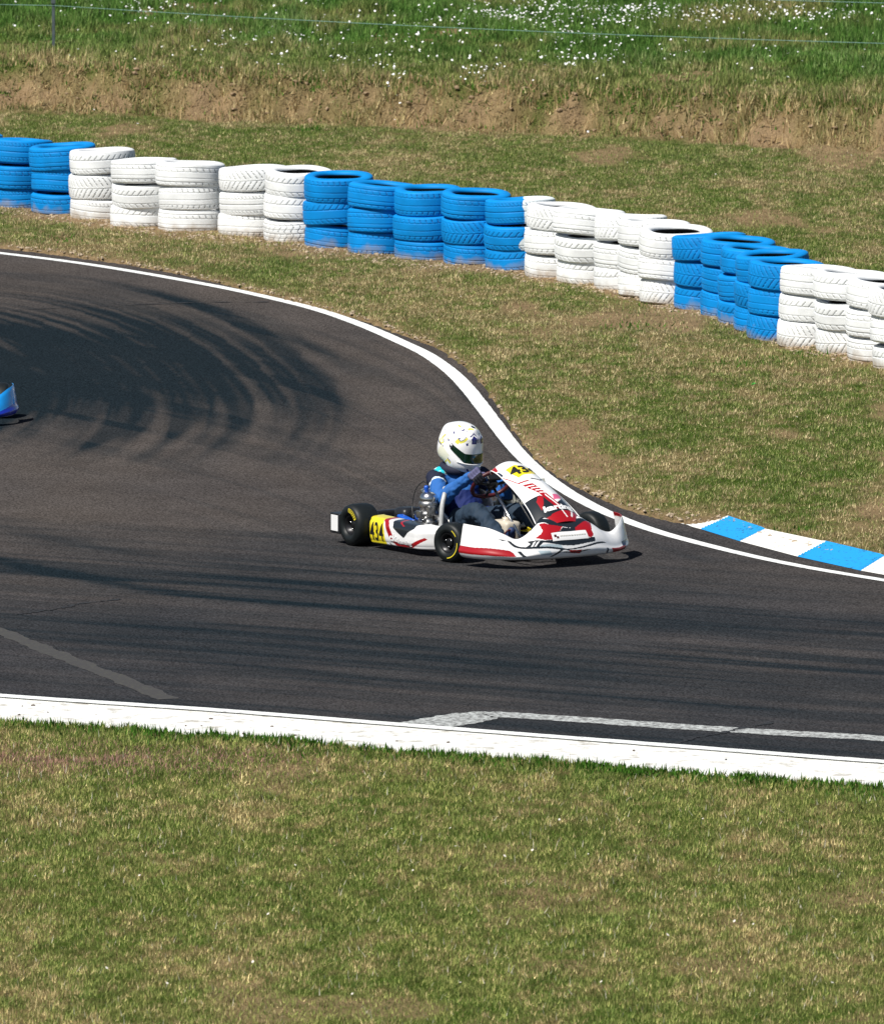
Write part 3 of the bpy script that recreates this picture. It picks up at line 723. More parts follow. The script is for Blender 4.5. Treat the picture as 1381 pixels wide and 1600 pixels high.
def on_surface(fn, u0, v0, su, sv, off=.004, rot=0.0):
    """text plane (metres) laid on fn(u,v) round (u0,v0); su,sv metres per unit u/v"""
    def f(x, y):
        x, y = x*math.cos(rot)-y*math.sin(rot), x*math.sin(rot)+y*math.cos(rot)
        u, v = u0+x/su, v0+y/sv; e = 1e-3
        p = fn(np.array([u, u+e, u]), np.array([v, v, v+e])); n = np.cross(p[1]-p[0], p[2]-p[0]); n = n/np.linalg.norm(n)
        return Vector(p[0]+n*off*(1 if sv*su > 0 else -1))
    return f
WH = (.84, .84, .84); RD = (.36, .005, .009); BK = (.012, .016, .020); YL = (.80, .66, .02); NV = (.02, .03, .06); MG = (.75, .12, .25); SM = (.45, .55, .60)
K_rub = mat("kart_tyre_rubber", (.008, .011, .012), .5, spec=.3, noise=(30, .3), bump=(90, .15, .002))
K_blk = mat("black_plastic", (.012, .013, .015), .38)
K_rim = mat("dark_rim", (.02, .02, .022), .35, .6)
K_chr = mat("polished_metal", (.62, .62, .62), .22, 1.0)
K_alu = mat("cast_aluminium", (.42, .42, .42), .38, .95, noise=(60, .5), bump=(150, .3, .002))
K_frm = mat("dark_frame_tube", (.03, .05, .12), .4, .4)
K_blu = mat("blue_plastic", (.008, .09, .50), .3, coat=.3)
K_pnt = mat("glossy_bodywork", rough=.28, coat=.55, attr="col", noise=(18, .06))
K_yel = mat("yellow_tyre_lettering", (.70, .58, .03), .5)
K_whp = mat("white_plastic", (.78, .78, .78), .35)
K_seat = mat("grey_seat_shell", (.45, .46, .46), .4, noise=(25, .3))
K_txt = mat("black_lettering", (.012, .012, .012), .4); K_wtx = mat("white_lettering", (.8, .8, .8), .4)
K_tank = mat("milky_tank_plastic", (.55, .50, .42), .4, noise=(12, .2))
K_red = mat("red_metal", (.06, .003, .006), .5, coat=.1)
K_rad = mat("radiator_fins", (.48, .48, .42), .5, .3)
K_wire = mat("orange_lead", (.5, .1, .03), .5)

def wheel(parent, x, y, R, w, yaw=0.0, mark=0):
    s_ = 1 if y > 0 else -1
    e = obj("wheel", None, parent, (x, y, R-.003), (0, 0, yaw))
    bm = bmesh.new()
    h = w/2; ri = .064
    prof = [(-h*.72, ri), (-h*.86, ri+.006), (-h*.99, ri+.022), (-h*1.0, R-.04), (-h*.93, R-.020), (-h*.80, R-.008), (-h*.55, R-.0015), (0, R), (h*.55, R-.0015), (h*.80, R-.008), (h*.93, R-.020), (h*1.0, R-.04), (h*.99, ri+.022), (h*.86, ri+.006), (h*.72, ri)]
    lathe(bm, prof, (0, 0, 0), (0, 1, 0), 48)
    obj("tyre", bm_mesh("tyre", bm, [K_rub]), e)
    bm = bmesh.new()
    prof = [(-h*.80, ri+.002), (-h*.80, ri-.008), (-h*.2, ri-.016), (-h*.1, .040), (-.004, .034), (.004, .034), (h*.1, .040), (h*.2, ri-.016), (h*.80, ri-.008), (h*.80, ri+.002)]
    lathe(bm, prof, (0, 0, 0), (0, 1, 0), 36)
    lathe(bm, [(-.02, .0), (-.02, .034), (s_*h*.55, .030), (s_*h*.62, .018), (s_*h*.62, 0)], (0, 0, 0), (0, 1, 0), 20)
    for k in range(3):
        a = k*2.094+.5; lathe(bm, [(0, 0), (0, .006), (s_*.012, .006), (s_*.012, 0)], (math.cos(a)*.028, s_*h*.5, math.sin(a)*.028), (0, 1, 0), 8, 1)
    obj("rim", bm_mesh("rim", bm, [K_rim, K_chr]), e)
    bm = bmesh.new()                                   # painted lettering ring arcs on the outer wall
    def arc(a0, a1, r0, r1, off=.0015, n=14):
        vs_ = []
        for k in range(n+1):
            a = R_(a0+(a1-a0)*k/n)
            for r in (r0, r1):
                vs_.append(bm.verts.new((math.cos(a)*r*(-s_)*-1, s_*(h*1.0+off), math.sin(a)*r)))
        for k in range(n): bm.faces.new((vs_[2*k], vs_[2*k+1], vs_[2*k+3], vs_[2*k+2]))
    if mark == 0:
        arc(98, 150, R-.052, R-.048); arc(98, 150, R-.029, R-.025); arc(94, 98.5, R-.05, R-.027); arc(149, 154, R-.05, R-.027)
        for k in range(5): arc(103+k*9, 108+k*9, R-.044, R-.033, n=2)
    else:
        arc(175, 265, R-.036, R-.030); arc(120, 150, R-.036, R-.030)
    obj("sidewall_marking", bm_mesh("sidewall_marking", bm, [K_yel]), e)
    return e

def smooth_interp(s, xs, ys):
    m = np.gradient(ys, xs); i = np.clip(np.searchsorted(xs, s)-1, 0, len(xs)-2); h = xs[i+1]-xs[i]; t = (s-xs[i])/h
    return (1+2*t)*(1-t)**2*ys[i]+t*(1-t)**2*h*m[i]+t*t*(3-2*t)*ys[i+1]+t*t*(t-1)*h*m[i+1]
# ---- nose fairing surface
def bump_xy(a):
    sa = np.sin(a); ca = np.cos(a)
    y = .605*np.sign(sa)*np.abs(sa)**.82; x = .20+.42*np.abs(ca)**.9
    return x, y
_zy = np.array([0, .12, .18, .25, .33, .40, .47, .54, .605]); _zt = np.array([.315, .315, .305, .265, .21, .19, .225, .260, .275])
_dp = np.array([.20, .19, .17, .13, .09, .06, .04, .03, .02])
def nose_fn(u, v):
    a = (u-.5)*np.pi; x, y = bump_xy(a); ay = np.abs(y)
    zt = smooth_interp(ay, _zy, _zt); dep = smooth_interp(ay, _zy, _dp)
    nx, ny = np.cos(a)*1.0, np.sin(a)*1.0
    vb = np.array([0, .12, .30, .52, .70, .85, 1.0]); off = np.array([-.02, .0, .004, -.004, -.008, -.008, -.008]); frac = np.array([0, 0, 0, .03, .26, .62, 1.0])
    zz = np.array([0, .06, .22, .50, .72, .90, 1.0])
    o_ = smooth_interp(v, vb, off)-dep*smooth_interp(v, vb, frac)
    z = .058+(zt-.058)*smooth_interp(v, vb, zz)
    o_ = o_+.010*np.exp(-((v-.28)/.09)**2)
    return np.c_[x+nx*o_, y+ny*o_*.9, z]
# ---- front number panel
_pc = np.array([(-.215, .570), (-.185, .600), (-.10, .592), (.0, .558), (.12, .510), (.24, .455), (.36, .390), (.45, .325), (.50, .28)])
_ps = np.linspace(0, 1, len(_pc)); _pw = np.array([.100, .120, .130, .134, .140, .150, .165, .178, .182])
def panel_fn(u, v):
    q = (v-.5)*2; uu = u
    x = smooth_interp(uu, _ps, _pc[:, 0]); z = smooth_interp(uu, _ps, _pc[:, 1]); w_ = smooth_interp(uu, _ps, _pw)
    arch = (1-np.abs(q)**2.2)
    return np.c_[x+.02*arch*uu-.03*(1-arch), q*w_+.012, z-.055+.06*arch]
# ---- side pod
def pod_fn_side(sy):
    def f(u, v):
        x = -.893+.655*u
        zt = .214-.008*u; zb = .032+.014*u
        inset = .10*np.clip((u-.80)/.20, 0, 1)**2+.012*np.clip((.05-u)/.05, 0, 1)**2+.03*u
        vb = np.array([0, .10, .3, .55, .8, .93, 1.0]); yo = np.array([.53, .595, .625, .634, .626, .595, .52]); zz = np.array([.02, 0, .14, .46, .84, .98, 1.0])
        y = smooth_interp(v, vb, yo)-inset; z = zb+(zt-zb)*smooth_interp(v, vb, zz)
        z = z-.02*np.clip((u-.85)/.15, 0, 1)*(v > .7)
        return np.c_[x, sy*y, z]
    return f

# outlines of the painted graphics in surface coordinates: 0-18 nose, 19-35 front panel
GRAPHIC = [
[[0.391,1.0],[0.419,0.996],[0.457,0.908],[0.503,0.843],[0.559,0.884],[0.603,0.948],[0.583,0.811],[0.515,0.691],[0.487,0.739],[0.451,0.787]],
[[0.407,0.908],[0.451,0.787],[0.487,0.739],[0.473,0.663],[0.455,0.647],[0.453,0.502],[0.415,0.546],[0.377,0.695],[0.403,0.707],[0.413,0.743]],
[[0.517,0.707],[0.603,0.896],[0.571,0.651],[0.569,0.554],[0.555,0.502],[0.533,0.562],[0.535,0.627],[0.509,0.643]],
[[0.397,0.534],[0.415,0.538],[0.453,0.502],[0.455,0.647],[0.473,0.663],[0.487,0.731],[0.515,0.691],[0.511,0.639],[0.533,0.622],[0.531,0.498],[0.571,0.514],[0.569,0.43],[0.499,0.382],[0.471,0.398],[0.431,0.458]],
[[0.226,0.727],[0.263,0.795],[0.299,0.647],[0.341,0.534],[0.397,0.422],[0.455,0.345],[0.477,0.313],[0.503,0.317],[0.539,0.353],[0.615,0.446]],
[[0.343,0.743],[0.415,0.534],[0.397,0.49],[0.383,0.446],[0.331,0.558],[0.357,0.618]],
[[0.375,0.622],[0.361,0.518]],
[[0.389,0.582],[0.373,0.49]],
[[0.09,0.41],[0.188,0.442],[0.271,0.474],[0.287,0.414],[0.299,0.281],[0.218,0.237],[0.094,0.221]],
[[0.309,0.47],[0.321,0.357],[0.333,0.249]],
[[0.397,0.478],[0.465,0.41],[0.473,0.333],[0.431,0.373],[0.393,0.442]],
[[0.383,0.373],[0.429,0.313],[0.435,0.181],[0.395,0.229]],
[[0.431,0.133],[0.453,0.241],[0.469,0.325],[0.489,0.289],[0.513,0.205]],
[[0.487,0.289],[0.517,0.277],[0.513,0.173],[0.491,0.209]],
[[0.643,0.321],[0.762,0.353],[0.762,0.153],[0.663,0.072]],
[[0.621,0.309],[0.625,0.116]],
[[1.0,0.695],[1.0,0.739],[0.864,0.964],[0.85,0.847],[0.992,0.723]],
[[0.733,0.478],[0.802,0.422],[0.768,0.317],[0.733,0.325]],
[[0.455,0.635],[0.533,0.631],[0.529,0.494],[0.453,0.498]],
[[0.285,0.157],[0.267,0.422],[0.305,0.566],[0.345,0.775],[0.417,0.783],[0.425,0.321],[0.435,0.229],[0.351,0.161]],
[[0.287,0.277],[0.333,0.47],[0.419,0.333],[0.381,0.169]],
[[0.343,0.0],[0.483,0.133],[0.493,0.353],[0.531,0.353],[0.583,0.317]],
[[0.475,0.438],[0.501,0.647],[0.477,0.795]],
[[0.15,0.064],[0.174,0.108],[0.281,0.0],[0.323,0.0],[0.297,0.0]],
[[0.279,0.0],[0.323,0.004],[0.347,0.0],[0.307,0.0]],
[[0.635,0.301],[0.655,0.466],[0.752,0.454],[0.842,0.257],[0.872,0.265],[0.878,0.173],[0.782,0.161]],
[[0.617,0.831],[0.673,0.847],[0.776,0.908],[0.872,0.956],[0.88,0.924],[0.836,0.723],[0.743,0.884],[0.677,0.847]],
[[0.515,0.161],[0.533,0.378],[0.639,0.466],[0.782,0.578],[0.816,0.47],[0.707,0.365],[0.639,0.325],[0.581,0.237]],
[[0.896,0.205],[0.858,0.301],[0.838,0.498],[0.836,0.723],[0.844,0.948],[0.872,0.956],[0.936,0.506],[0.954,0.325]],
[[0.663,0.422],[0.774,0.53],[0.928,0.562]],
[[0.623,0.831],[0.687,0.851],[0.768,0.755]],
[[0.743,0.884],[0.928,0.59]],
[[0.665,0.253],[0.681,0.349],[0.752,0.249],[0.79,0.173],[0.707,0.169]],
[[0.667,0.606],[0.647,0.839],[0.705,0.747],[0.723,0.522]],
[[0.788,0.349],[0.806,0.582],[0.786,0.916]],
[[0.782,0.313],[0.792,0.398]]]
def build_kart(name, label, cat, loc, heading, pal, number, steer):
    t = obj(name, None, None, loc, (0, 0, heading)); tag(t, label, cat, "racing karts on the track")
    A, B, C3 = pal['a'], pal['b'], pal['c']
    # chassis
    bm = bmesh.new()
    for s_ in (-1, 1):
        tube(bm, smooth_pts([(-1.10, s_*.30, .07), (-.7, s_*.32, .055), (-.3, s_*.30, .05), (.0, s_*.22, .05), (.25, s_*.15, .05), (.33, s_*.10, .05)], 5), .015, 10)
        tube(bm, smooth_pts([(-.25, s_*.3, .05), (-.05, s_*.36, .07), (.0, s_*.44, .11)], 5), .014, 8)
        tube(bm, smooth_pts([(-.78, s_*.30, .06), (-.76, s_*.48, .10), (-.6, s_*.52, .11), (-.3, s_*.48, .10), (-.22, s_*.3, .06)], 5), .009, 8)
        tube(bm, smooth_pts([(.0, s_*.43, .125), (.02, s_*.25, .12), (.0, s_*.02, .11)], 3), .007, 8)
    tube(bm, [(-.75, -.32, .055), (-.75, .32, .055)], .015, 10); tube(bm, [(.2, -.18, .05), (.2, .18, .05)], .013, 8); tube(bm, [(.33, -.1, .05), (.33, .1, .05)], .013, 8)
    tube(bm, smooth_pts([(.2, -.25, .05), (.45, -.24, .08), (.52, -.1, .10), (.52, .1, .10), (.45, .24, .08), (.2, .25, .05)], 5), .009, 8)
    obj("frame", bm_mesh("frame", bm, [K_frm]), t)
    bm = bmesh.new(); box(bm, (-.08, 0, .032), (.62, .50, .006), bev=.002); obj("floor_tray", bm_mesh("floor_tray", bm, [K_alu]), t)
    bm = bmesh.new(); tube(bm, [(-1.045, -.62, .137), (-1.045, .62, .137)], .0125, 12); obj("rear_axle", bm_mesh("rear_axle", bm, [K_chr]), t)
    wheel(t, -1.045, -.605, .140, .185); wheel(t, -1.045, .605, .140, .185)
    wheel(t, 0, -.535, .131, .128, steer, 1); wheel(t, 0, .535, .131, .128, steer, 1)
    # rear bumper
    bm = bmesh.new()
    box(bm, (-1.235, 0, .135), (.07, 1.22, .115), bev=.02)
    for s_ in (-1, 1): box(bm, (-1.20, s_*.655, .135), (.12, .10, .135), bev=.008)
    tube(bm, [(-1.10, -.3, .08), (-1.22, -.3, .12)], .012); tube(bm, [(-1.10, .3, .08), (-1.22, .3, .12)], .012)
    rb = obj("rear_bumper", bm_mesh("rear_bumper", bm, [K_blk]), t)
    for s_ in (-1, 1):
        bm = bmesh.new(); box(bm, (-1.20, s_*.7065, .137), (.085, .003, .105), bev=.001); obj("reflective_plate", bm_mesh("reflective_plate", bm, [K_whp]), rb)
    # seat
    def seat_fn(u, v):
        th = (v-.5)*2; s = u
        cx_ = np.interp(s, [0, .25, .5, 1], [-.42, -.60, -.78, -.90]); cz = np.interp(s, [0, .25, .5, 1], [.10, .05, .08, .36])
        hw = np.interp(s, [0, .3, .6, .85, 1], [.17, .20, .205, .19, .13]); rise = np.interp(s, [0, .2, .45, .7, 1], [.05, .12, .20, .16, .03])
        y = hw*np.sin(th*1.45)/np.sin(1.45); lift = rise*np.abs(th)**3
        fx = np.interp(s, [0, .4, .7, 1], [.2, .4, .85, .9]); 
        return np.c_[cx_+lift*fx*.9, y, cz+lift*(1-fx*.45)]
    so = surf("seat", seat_fn, 40, 32, lambda u, v: np.tile((.5, .5, .5), (len(u), 1)), K_seat, t, .006)
    # edge roll of the seat
    for v_ in (0.0, 1.0):
        bm = bmesh.new(); P = seat_fn(np.linspace(0, 1, 18), np.full(18, v_)); tube(bm, [tuple(p) for p in P], .008, 8); obj("seat_edge", bm_mesh("seat_edge", bm, [K_whp]), so)
    # engine on the right
    bm = bmesh.new(); ex, ey = -.62, -.335
    box(bm, (ex, ey, .115), (.19, .13, .10), bev=.018); lathe(bm, [(-.085, 0), (-.085, .055), (-.06, .062), (.05, .062), (.065, .05), (.07, 0)], (ex-.03, ey, .12), (0, 1, 0), 24)
    lathe(bm, [(0, .05), (0, .066), (.018, .070), (.022, .060), (.05, .058), (.055, .064), (.075, .066), (.08, .058), (.105, .060), (.11, .066), (.135, .067), (.15, .060), (.155, .05)], (ex, ey, .17), (0, 0, 1), 30)
    box(bm, (ex+.06, ey-.02, .26), (.04, .05, .07), bev=.01); box(bm, (ex-.01, ey-.065, .235), (.06, .025, .05), bev=.008)
    eng = obj("engine", bm_mesh("engine", bm, [K_alu]), t)
    bm = bmesh.new(); lathe(bm, [(0, .058), (.02, .062), (.045, .050), (.060, .030), (.062, 0)], (ex, ey, .32), (0, 0, 1), 28)
    for k in range(6):
        a = k*1.047; lathe(bm, [(0, 0), (0, .006), (.02, .006), (.02, 0)], (ex+.045*math.cos(a), ey+.045*math.sin(a), .345), (0, 0, 1), 8)
    obj("cylinder_head", bm_mesh("cylinder_head", bm, [K_chr]), eng)
    bm = bmesh.new(); lathe(bm, [(0, .014), (.028, .016), (.040, .012), (.042, 0)], (ex-.01, ey-.01, .382), (.2, -.2, 1), 14); obj("spark_plug_cap", bm_mesh("spark_plug_cap", bm, [K_blu]), eng)
    bm = bmesh.new(); tube(bm, smooth_pts([(ex, ey, .42), (ex-.07, ey, .44), (ex-.13, ey-.02, .38), (ex-.14, ey-.04, .28), (ex-.08, ey-.07, .2)], 6), .0035, 6)
    obj("ignition_lead", bm_mesh("ignition_lead", bm, [K_blk]), eng)
    bm = bmesh.new(); lathe(bm, [(-.05, .0), (-.05, .026), (.05, .028), (.056, .020), (.056, 0)], (ex-.09, ey+.03, .365), (.9, -.3, .1), 18); tube(bm, [(ex-.07, ey+.02, .35), (ex-.09, ey, .2)], .012)
    box(bm, (ex-.10, ey-.01, .21), (.05, .045, .06), bev=.006); obj("carburettor", bm_mesh("carburettor", bm, [K_chr]), eng)
    bm = bmesh.new()
    box(bm, (ex+.01, ey-.06, .14), (.20, .012, .012)); box(bm, (ex+.01, ey-.06, .10), (.20, .012, .012)); box(bm, (ex+.01, ey-.06, .18), (.18, .012, .012)); box(bm, (ex+.06, ey-.06, .13), (.012, .014, .14))
    for k in range(22):
        p = (ex+random.uniform(-.09, .11), ey-.06+random.uniform(-.03, .03), random.uniform(.08, .20)); box(bm, p, tuple(random.uniform(.012, .035) for _ in range(3)), Matrix.Rotation(random.random()*3, 3, 'Z'), bev=.003)
    obj("engine_fittings", bm_mesh("engine_fittings", bm, [K_chr]), eng)
    bm = bmesh.new(); tube(bm, smooth_pts([(ex+.06, ey+.02, .22), (ex+.13, ey+.01, .20), (ex+.15, ey+.01, .12), (ex+.02, ey-.03, .07), (-.85, -.40, .09), (-1.06, -.34, .12), (-1.15, -.1, .13)], 8), [.018]*20+[.026]*29, 14)
    obj("exhaust_pipe", bm_mesh("exhaust_pipe", bm, [K_alu]), t)
    bm = bmesh.new(); tube(bm, smooth_pts([(ex+.04, ey+.10, .40), (ex+.09, ey+.07, .38), (ex+.12, ey+.03, .30), (ex+.14, ey+.01, .20), (ex+.15, ey, .15)], 6), .016, 12)
    obj("coolant_hose", bm_mesh("coolant_hose", bm, [K_seat]), t)
    bm = bmesh.new(); box(bm, (-.93, -.30, .17), (.15, .16, .15), bev=.045); tube(bm, [(-.86, -.31, .2), (-.76, -.33, .2)], .025, 12); obj("air_box", bm_mesh("air_box", bm, [K_blk]), t)
    bm = bmesh.new(); box(bm, (-.80, -.40, .165), (.16, .05, .07), Matrix.Rotation(.15, 3, 'Y'), bev=.012); obj("chain_guard", bm_mesh("chain_guard", bm, [K_blu]), t)
    # radiator on the left
    bm = bmesh.new(); rr = Matrix.Rotation(R_(-22), 3, 'Y') @ Matrix.Rotation(R_(-15), 3, 'Z')
    for k in range(17):
        box(bm, Vector((-.41, .33, .285))+rr @ Vector((0, -.11+.22*k/16, 0)), (.030, .005, .25), rr)
    for k in range(11):
        box(bm, Vector((-.412, .33, .285))+rr @ Vector((0, 0, -.12+.24*k/10)), (.022, .22, .003), rr)
    for dz in (-.135, .135): box(bm, Vector((-.41, .33, .285))+rr @ Vector((0, 0, dz)), (.042, .24, .03), rr, bev=.006)
    obj("radiator", bm_mesh("radiator", bm, [K_rad]), t)
    # steering
    C0 = Vector((-.375, 0, .435)); n = Vector((.74, 0, -.67)).normalized(); tv = Vector((.67, 0, .74)).normalized(); yv = Vector((0, 1, 0))
    sw = obj("steering_wheel", None, t, C0, (0, 0, 0))
    rim_pts = []
    for k in range(40):
        a = k/40*2*math.pi; r = .142*(1-.10*max(0, -math.sin(a))**6); rim_pts.append(yv*math.cos(a)*r+tv*math.sin(a)*r*.93)
    bm = bmesh.new(); tube(bm, rim_pts, .0135, 12, closed=True); obj("rim", bm_mesh("rim", bm, [pal['wheel']]), sw)
    bm = bmesh.new()
    for a in (0.25, math.pi-.25, -math.pi/2): tube(bm, [n*.015, (yv*math.cos(a)+tv*math.sin(a)*.93)*.145], .010, 8)
    lathe(bm, [(-.01, 0), (-.01, .04), (.02, .04), (.03, .02), (.03, 0)], (0, 0, 0), n, 20); obj("spoke", bm_mesh("spoke", bm, [K_blk]), sw)
    bm = bmesh.new(); box(bm, tv*.05-n*.02, (.02, .10, .055), Matrix.Rotation(R_(-45), 3, 'Y'), bev=.006); obj("display", bm_mesh("display", bm, [K_blk]), sw)
    bm = bmesh.new(); tube(bm, [C0, C0+n*.52], .010, 12); tube(bm, [(-.16, -.06, .05), C0+n*.22], .007, 8); tube(bm, [(-.16, .06, .05), C0+n*.22], .007, 8)
    obj("steering_column", bm_mesh("steering_column", bm, [K_chr]), t)
    bm = bmesh.new(); box(bm, (-.20, 0, .13), (.20, .12, .17), bev=.03); lathe(bm, [(0, .025), (.025, .025), (.026, 0)], (-.2, 0, .21), (0, 0, 1), 16); obj("fuel_tank", bm_mesh("fuel_tank", bm, [K_tank]), t)
    for s_ in (-1, 1):
        bm = bmesh.new(); tube(bm, smooth_pts([(.16, s_*.16, .05), (.17, s_*.17, .12), (.20, s_*.19, .20), (.20, s_*.24, .205), (.19, s_*.26, .18)], 4), .006, 8); obj("pedal", bm_mesh("pedal", bm, [K_chr if s_ > 0 else K_red]), t)
    # front panel support bars
    for s_ in (-1, 1):
        bm = bmesh.new(); tube(bm, [(.30, s_*.08, .06), (.29, s_*.085, .22), (.0, s_*.08, .44), (-.08, s_*.07, .54)], .006, 8); obj("panel_bracket", bm_mesh("panel_bracket", bm, [K_blk]), t)
    # ---- bodywork
    if pal['plain']:
        nose_paint = layers(A, [(B, [(0, -.1), (1, -.1), (1, .42), (.9, .50), (.5, .3), (.1, .50), (0, .42)]), (C3, [(.38, .55), (.62, .55), (.6, 1.1), (.4, 1.1)])])
        panel_paint = layers(A, [(YL, [(.05, .2), (.32, .2), (.32, .8), (.05, .8)]), (C3, [(.6, -.1), (1.1, -.1), (1.1, 1.1), (.75, 1.1)])])
        pod_paint = layers(A, [(YL, [(0, -.1), (.33, -.1), (.33, 1.1), (0, 1.1)]), (C3, [(.5, -.1), (.9, -.1), (.7, .6)])])
    else:
        Q = GRAPHIC; S_ = lambda i, w_: stroke(Q[i], w_)
        nose_paint = layers(WH, [(BK, [(.37, .965), (.63, .965), (.66, 1.1), (.34, 1.1)]), (BK, Q[0]), (RD, Q[1]), (RD, Q[2]), (BK, Q[3]),
            (SM, Q[10]), (SM, Q[11]), (BK, Q[5]), (WH, S_(6, .010)), (WH, S_(7, .010)), (BK, S_(4, .024)), (BK, S_(12, .012)), (RD, Q[13]), (BK, stroke([(.47, .26), (.50, .22), (.54, .27)], .02)),
            (RD, Q[8]+[(-.1, .2), (-.1, .42)]), (BK, S_(9, .014)), (RD, Q[14]), (NV, S_(15, .010)), (RD, [(.86, 1.1), (.87, .93), (.93, .86), (1.1, .80), (1.1, 1.1)]), (NV, Q[17])])
        tick = [(WH, stroke([(a_, b_-.14), (a_+.012, b_+.03)], .010)) for a_, b_ in ((.545, .34), (.575, .40), (.605, .44), (.635, .48))]
        panel_paint = layers(WH, [(YL, Q[19]), (RD, S_(21, .014)), (BK, S_(22, .014)),
            (BK, [(.66, -.1), (.66, .30), (.70, .42), (.76, .50), (.72, .70), (.62, .84), (.62, 1.1), (1.1, 1.1), (1.1, -.1)]), (RD, Q[27])]+tick+[
            (RD, Q[28]), (RD, [(.905, -.1), (1.1, -.1), (1.1, 1.1), (.905, 1.1), (.86, .7), (.86, .4)]), (RD, Q[32]), (WH, S_(29, .026)), (WH, stroke([(.63, .74), (.70, .77), (.78, .80)], .02)), (WH, stroke([(.80, .80), (.92, .66)], .03)), (MG, Q[33]),
            (RD, [(-.1, -.1), (.20, -.1), (.24, .05), (.10, .12), (.05, .5), (.10, .88), (.24, .95), (.2, 1.1), (-.1, 1.1)]), (NV, [(.22, -.1), (.34, -.1), (.33, .05), (.26, .04)])])
        pod_paint = layers(WH, [
            (BK, [(.38, 1.1), (.86, 1.1), (.80, .78), (.70, .66), (.63, .50), (.52, .62), (.44, .72)]),
            (RD, [(.18, 1.1), (.28, 1.1), (.45, .45), (.60, .18), (.84, .06), (.80, -.02), (.55, .05), (.38, .4), (.30, .75)]),
            (RD, [(.50, .42), (.62, .30), (.74, .34), (.92, .58), (.94, .53), (.76, .20), (.60, .16)]),
            (RD, stroke([(.40, 1.1), (.56, .88), (.62, .80)], .03)),
            (BK, stroke([(.36, .26), (.44, .10), (.50, -.05)], .025)), (BK, stroke([(.66, .28), (.80, .12), (.95, .02)], .02)),
            (YL, [(-.02, -.1), (.33, -.1), (.30, .3), (.28, .7), (.22, 1.1), (-.02, 1.1)])])
    nose = surf("nose_fairing", nose_fn, 420, 130, nose_paint, K_pnt, t, .004)
    pan = surf("front_panel", panel_fn, 240, 130, panel_paint, K_pnt, t, .004)
    # pale piping round the panel edge
    for v_ in (0.0, 1.0):
        bm = bmesh.new(); P = panel_fn(np.linspace(.02, 1, 30), np.full(30, v_)); tube(bm, [tuple(p) for p in P], .004, 6); obj("edge_trim", bm_mesh("edge_trim", bm, [K_whp]), pan)
    for sy in (-1, 1):
        f = pod_fn_side(sy); pod = surf("side_pod", f, 200, 90, pod_paint, K_pnt, t, .004)
        if sy > 0: pod.modifiers[0].offset = 1
        o_ = (lambda fn, u0, v0, rot=0, su=.62: on_surface(fn, u0, v0, su*(-sy), .24, .004, rot))
        if number:
            text_mesh("race_number", number, .162, K_txt, on_surface(f, .155, .52, 1.02*(-sy), .25, .0022), pod, .0016, -.04)
            text_mesh("lettering", "karting", .060, K_wtx, on_surface(f, .64, .38, .70*(-sy), .28, .0022, -.03), pod, .0026, .1)
            text_mesh("emblem", "ck", .080, K_wtx, on_surface(f, .43, .46, .62*(-sy), .28, .0022, 0), pod, .004, .1)
    if number:
        def on_panel(u0, v0, su, sv): # x of text along -y.. y of text up the panel
            def f(x, y):
                u, v = u0-y/su, v0+x/sv; e = 1e-3; p = panel_fn(np.array([u, u+e, u]), np.array([v, v, v+e])); nn = np.cross(p[1]-p[0], p[2]-p[0]); nn /= np.linalg.norm(nn)
                return Vector(p[0]+nn*.0030*(1 if nn[2] > 0 else -1))
            return f
        text_mesh("race_number", number, .128, K_txt, on_panel(.355, .52, .90, .27), pan, .0035)
        text_mesh("lettering", "karting", .060, K_wtx, on_panel(.80, .50, .85, .27), pan, .003, .1)
        # dirty white sticker with small print on the nose
        def on_nose(u0, v0, su, sv, off=.003):
            def f(x, y):
                u, v = u0+x/su, v0+y/sv; e = 1e-3; p = nose_fn(np.array([u, u+e, u]), np.array([v, v, v+e])); nn = np.cross(p[1]-p[0], p[2]-p[0]); nn /= np.linalg.norm(nn)
                return Vector(p[0]+nn*off*(1 if nn[0] > 0 else -1))
            return f
        bm = bmesh.new(); g_ = on_nose(0.492, 0.565, 1.9, .36)
        NX_, NY_ = 24, 8; vs_ = [[bm.verts.new(g_(-.10+.20*i/NX_, -.028+.056*j/NY_)) for j in range(NY_+1)] for i in range(NX_+1)]
        for i in range(NX_):
            for j in range(NY_): bm.faces.new((vs_[i][j], vs_[i+1][j], vs_[i+1][j+1], vs_[i][j+1])).smooth = True
        st = obj("sticker", bm_mesh("sticker", bm, [K_whp]), nose)
        bm = bmesh.new(); g2 = on_nose(0.492, 0.565, 1.9, .36, .0045)
        for (cx_, cy_, r) in ((-.078, .006, .008), (-.064, -.006, .007)): bm.faces.new([bm.verts.new(g2(cx_+a*r, cy_+b*r)) for a, b in ((-1, -1), (1, -1), (1, 1), (-1, 1))])
        obj("emblem", bm_mesh("emblem", bm, [K_red]), st)
        bm = bmesh.new()
        for k in range(14):
            x0 = -.048+k*.0098; bm.faces.new([bm.verts.new(g2(x0+a, b)) for a, b in ((0, -.003), (.0068, -.003), (.0068, .004), (0, .004))])
        obj("small_print", bm_mesh("small_print", bm, [K_rad]), st)
    return t

